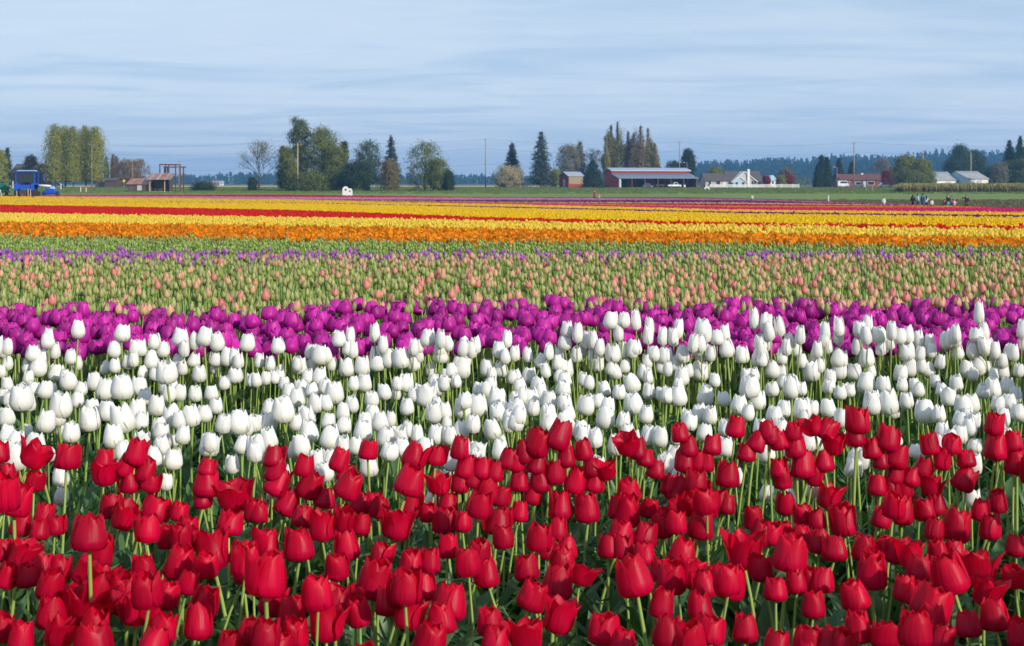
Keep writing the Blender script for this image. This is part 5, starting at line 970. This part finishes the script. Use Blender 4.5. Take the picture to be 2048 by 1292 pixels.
def person(px, D_, H, label, top, bottom, hair=HAIR, long_hair=False, pose='stand', rz=0, skirt=False, group=None, dz=0):
    e = empty('person', (X(px, D_), D_, gz(D_) + dz), label, 'person', group, rz); k = H / 1.7; K = lambda v: tuple(c * k for c in v)
    sit = pose == 'kneel'; hip = .45 if sit else .92; J = {}
    J['hip'] = (0, 0, hip); J['waist'] = (0, .01, hip + .14); J['chest'] = (0, .0, hip + .40); J['neck'] = (0, 0, hip + .55); J['head'] = (0, -.02, hip + .64); J['crown'] = (0, -.01, hip + .74)
    for s_, n in ((-1, 'l'), (1, 'r')):
        J['sh' + n] = (s_ * .17, 0, hip + .50)
        if pose == 'point' and n == 'l': J['el' + n] = (-.42, -.10, hip + .42); J['wr' + n] = (-.66, -.15, hip + .47); J['ha' + n] = (-.76, -.17, hip + .52)
        elif pose in ('photo', 'kneel'): J['el' + n] = (s_ * .24, -.10, hip + .26); J['wr' + n] = (s_ * .08, -.30, hip + .36); J['ha' + n] = (s_ * .04, -.34, hip + .42)
        else: J['el' + n] = (s_ * .25, .03, hip + .22); J['wr' + n] = (s_ * .26, -.04, hip - .02); J['ha' + n] = (s_ * .26, -.06, hip - .11)
        if sit: J['kn' + n] = (s_ * .12, -.38, .22); J['an' + n] = (s_ * .13, .02, .07); J['to' + n] = (s_ * .13, .10, .04)
        else: J['kn' + n] = (s_ * .11, -.02, .50); J['an' + n] = (s_ * .12, .02, .08); J['to' + n] = (s_ * .13, -.14, .04)
    names = list(J); ix_ = {n: i for i, n in enumerate(names)}; E = [('hip', 'waist'), ('waist', 'chest'), ('chest', 'neck'), ('neck', 'head'), ('head', 'crown')]
    for n in 'lr': E += [('chest', 'sh' + n), ('sh' + n, 'el' + n), ('el' + n, 'wr' + n), ('wr' + n, 'ha' + n), ('hip', 'kn' + n), ('kn' + n, 'an' + n), ('an' + n, 'to' + n)]
    rad = dict(hip=(.15, .12), waist=(.135, .11), chest=(.16, .12), neck=.05, head=.085, crown=.075); base = {'sh': .055, 'el': .042, 'wr': .03, 'ha': .035, 'kn': .06, 'an': .042, 'to': .035}
    rd = lambda n, g=0: tuple((c + g) * k for c in (rad[n] if isinstance(rad.get(n), tuple) else (rad.get(n, base.get(n[:2], .05)),) * 2))
    skinmesh('body', [K(J[n]) for n in names], [(ix_[a], ix_[b]) for a, b in E], [rd(n) for n in names], SKIN, e)
    def part(nm, ns, es, g, mat): i_ = {n: i for i, n in enumerate(ns)}; skinmesh(nm, [K(J[n]) for n in ns], [(i_[a], i_[b]) for a, b in es], [rd(n, g) for n in ns], mat, e)
    tn = ['waist', 'hip', 'chest', 'shl', 'ell', 'wrl', 'shr', 'elr', 'wrr']; part('shirt', tn, [('waist', 'hip'), ('waist', 'chest'), ('chest', 'shl'), ('shl', 'ell'), ('ell', 'wrl'), ('chest', 'shr'), ('shr', 'elr'), ('elr', 'wrr')], .030, top)
    if skirt: MB().lathe([(.12 * k, (hip + .12) * k), (.15 * k, (hip - .1) * k), (.21 * k, .45 * k)], 12).build('skirt', bottom, e, True)
    else: part('trousers', ['hip', 'waist', 'knl', 'anl', 'knr', 'anr'], [('hip', 'waist'), ('hip', 'knl'), ('knl', 'anl'), ('hip', 'knr'), ('knr', 'anr')], .014, bottom)
    for s_ in (-1, 1): MB().lathe([(.03 * k, .0), (.05 * k, .01), (.05 * k, .07 * k), (.03 * k, .09 * k)], 8, K((s_ * .13, (.06 if sit else -.04), 0))).build('shoe', V_['steel'], e, True)
    hz = hip + .66; hb = MB(); prof = [(.02, .135), (.075, .115), (.105, .06), (.108, .0), (.095, -.05)]; hb.lathe([(a * k, b * k) for a, b in prof[::-1]], 12, K((0, .055, hz + .01)))
    if long_hair: hb.tube([K((0, .07, hz + .02)), K((0, .11, hz - .12)), K((0, .11, hz - .34))], [.085 * k, .09 * k, .05 * k], 8)
    hb.build('hair', hair, e, True)
    return e
person(1189, 209, 1.66, 'woman with long dark hair in a crimson coat holding a small child', CL['red'], CL['navy'], long_hair=True, pose='photo', rz=.5); person(1198, 207, 1.12, 'small child in pink beside the woman in crimson', CL['pink'], CL['white'], HAIRB, rz=-.5)
person(1768, 155, 1.30, 'child in a white dress standing alone at the field edge', CL['white'], CL['white'], HAIRB, skirt=True, rz=.3)
person(1826, 147, 1.58, 'person in dark clothes at the left of the group of five', CL['black'], CL['black'], long_hair=True, rz=2.6); person(1836, 149, 1.66, 'person in a light blue shirt seen from the side', CL['blue'], CL['navy'], rz=1.5)
person(1846, 146.5, 1.70, 'tall person in a teal shirt with dark hair', CL['teal'], CL['jeans'], rz=2.2); person(1853, 145.5, 1.45, 'shorter person in a lilac top beside the teal shirt', CL['lilac'], CL['navy'], long_hair=True, rz=2.9, pose='photo'); person(1864, 145, 1.10, 'small child in white right of the group', CL['white'], CL['pink'], rz=.2)
person(1896, 145, 1.62, 'person in black standing behind two crouching ones', CL['black'], CL['grey'], pose='photo', rz=.2); person(1903, 146, 1.45, 'person in grey-blue with dark hair in the right-hand group', CL['grey'], CL['navy'], long_hair=True, rz=-.6)
person(1889.5, 143, 1.50, 'crouching person in black at the left of the right-hand group', CL['black'], CL['black'], HAIRB, pose='kneel', rz=-.8); person(1908.5, 143, 1.55, 'crouching person in pink at the right of the right-hand group', CL['pink'], CL['black'], HAIRB, pose='kneel', rz=.8)
person(1933, 141, 1.56, 'long-haired person in black stretching one arm out to the left', CL['black'], CL['black'], long_hair=True, pose='point', rz=0); person(1418, 415, 1.7, 'dark-clad person standing at the left end of the white fence', CL['black'], CL['navy'], rz=.3)
person(1505, 201, 1.05, 'tiny child in white with dark hair behind the purple strip', CL['white'], CL['white'])

# ------------------------------------------------------------------ reeds, weeds, road
def blade_mesh(name, h, n, seed, mats, spread_=.3, w=.02, curl=.25):
    r = random.Random(seed); v = []; f = []; mi = []
    for _ in range(n):
        x, y = r.gauss(0, spread_), r.gauss(0, spread_); a = r.uniform(0, 6.28); hh = h * r.uniform(.6, 1.05); dx, dy = math.cos(a) * w, math.sin(a) * w; bx, by = r.gauss(0, curl) * hh, r.gauss(0, curl) * hh; b = len(v)
        v += [(x - dx, y - dy, 0), (x + dx, y + dy, 0), (x + bx * .4 + dx, y + by * .4 + dy, hh * .6), (x + bx * .4 - dx, y + by * .4 - dy, hh * .6), (x + bx + dx * 1.4, y + by + dy * 1.4, hh), (x + bx - dx * 1.4, y + by - dy * 1.4, hh)]; f += [(b, b + 1, b + 2, b + 3), (b + 3, b + 2, b + 4, b + 5)]; mi += [0, 1]
    me = mk_mesh(name, v, f, mats); me.polygons.foreach_set('material_index', mi); return me
RB, RT = simple('reed stalk', (.13, .10, .05), .9), simple('reed top', (.27, .24, .075), .9, noise=.4)
cReed = protos('reed_clumps', [blade_mesh('reed', 1.75, 26, s, [RB, RT], .5, .045, .1) for s in range(4)])
n = 4200; y = rng.uniform(318, 352, n); t = rng.random(n); x = (rng.uniform(1800, 2150, n) - 1024) * y / F; rot, s_ = scat_xy(n, .75, 1.15); scatter('reed_strip', np.stack([x, y, gzv(y)], 1), rot, s_, rng.integers(0, 4, n), cReed, 'strip of tall yellow-brown reeds in front of the metal sheds')
WG, WB = simple('weed green', (.09, .15, .04), .9, noise=.4), simple('weed brown', (.16, .14, .07), .9, noise=.4)
cWeed = protos('weed_clumps', [blade_mesh('weed', .3, 16, 10 + s, [WG, WB], .18, .02, .5) for s in range(4)])
n = 9000; y = rng.uniform(146, 206, n); x = (rng.uniform(1300, 2150, n) - 1024) * y / F; rot, s_ = scat_xy(n, .5, 1.2); scatter('weeds', np.stack([x, y, gzv(y)], 1), rot, s_, rng.integers(0, 4, n), cWeed, 'weeds scattered over the rough ground behind the people')
cGrass = protos('grass_clumps', [blade_mesh('grass', .22, 22, 20 + s, [simple('grass blade', (.12, .175, .03), .9, noise=.3)] * 2, .4, .03, .5) for s in range(3)])
n = 9000; y = rng.uniform(290, 440, n); x = rng.uniform(-.42, .42, n) * y; rot, s_ = scat_xy(n, .5, 1.3); scatter('meadow_grass', np.stack([x, y, gzv(y)], 1), rot, s_, rng.integers(0, 3, n), cGrass, 'tufts of grass on the meadow before the trees')
sheet('road', 424.5 + 2, 432, 40, 260, 40, 260, simple('worn asphalt', (.11, .11, .115), .9), .05)
sheet('stubble_field', 500, 760, -420, 60, -700, 60, simple('pale stubble', (.42, .36, .16), .95, scale=.05), .05)

# ------------------------------------------------------------------ haze
hb = MB().box(-2950, -80, -4, 2950, 3550, 62).build('haze', None)
m, N, L = nodes('haze air'); o = N.new('ShaderNodeOutputMaterial'); v = N.new('ShaderNodeVolumePrincipled'); L.new(v.outputs[0], o.inputs['Volume']); v.inputs['Color'].default_value = (.20, .54, 1.0, 1); v.inputs['Density'].default_value = .00026; v.inputs['Anisotropy'].default_value = .2
hb.data.materials.append(m); tag(hb, 'thin blue haze over the fields', kind='stuff')
S.cycles.volume_bounces = 0; S.cycles.max_bounces = 6; S.cycles.transparent_max_bounces = 8
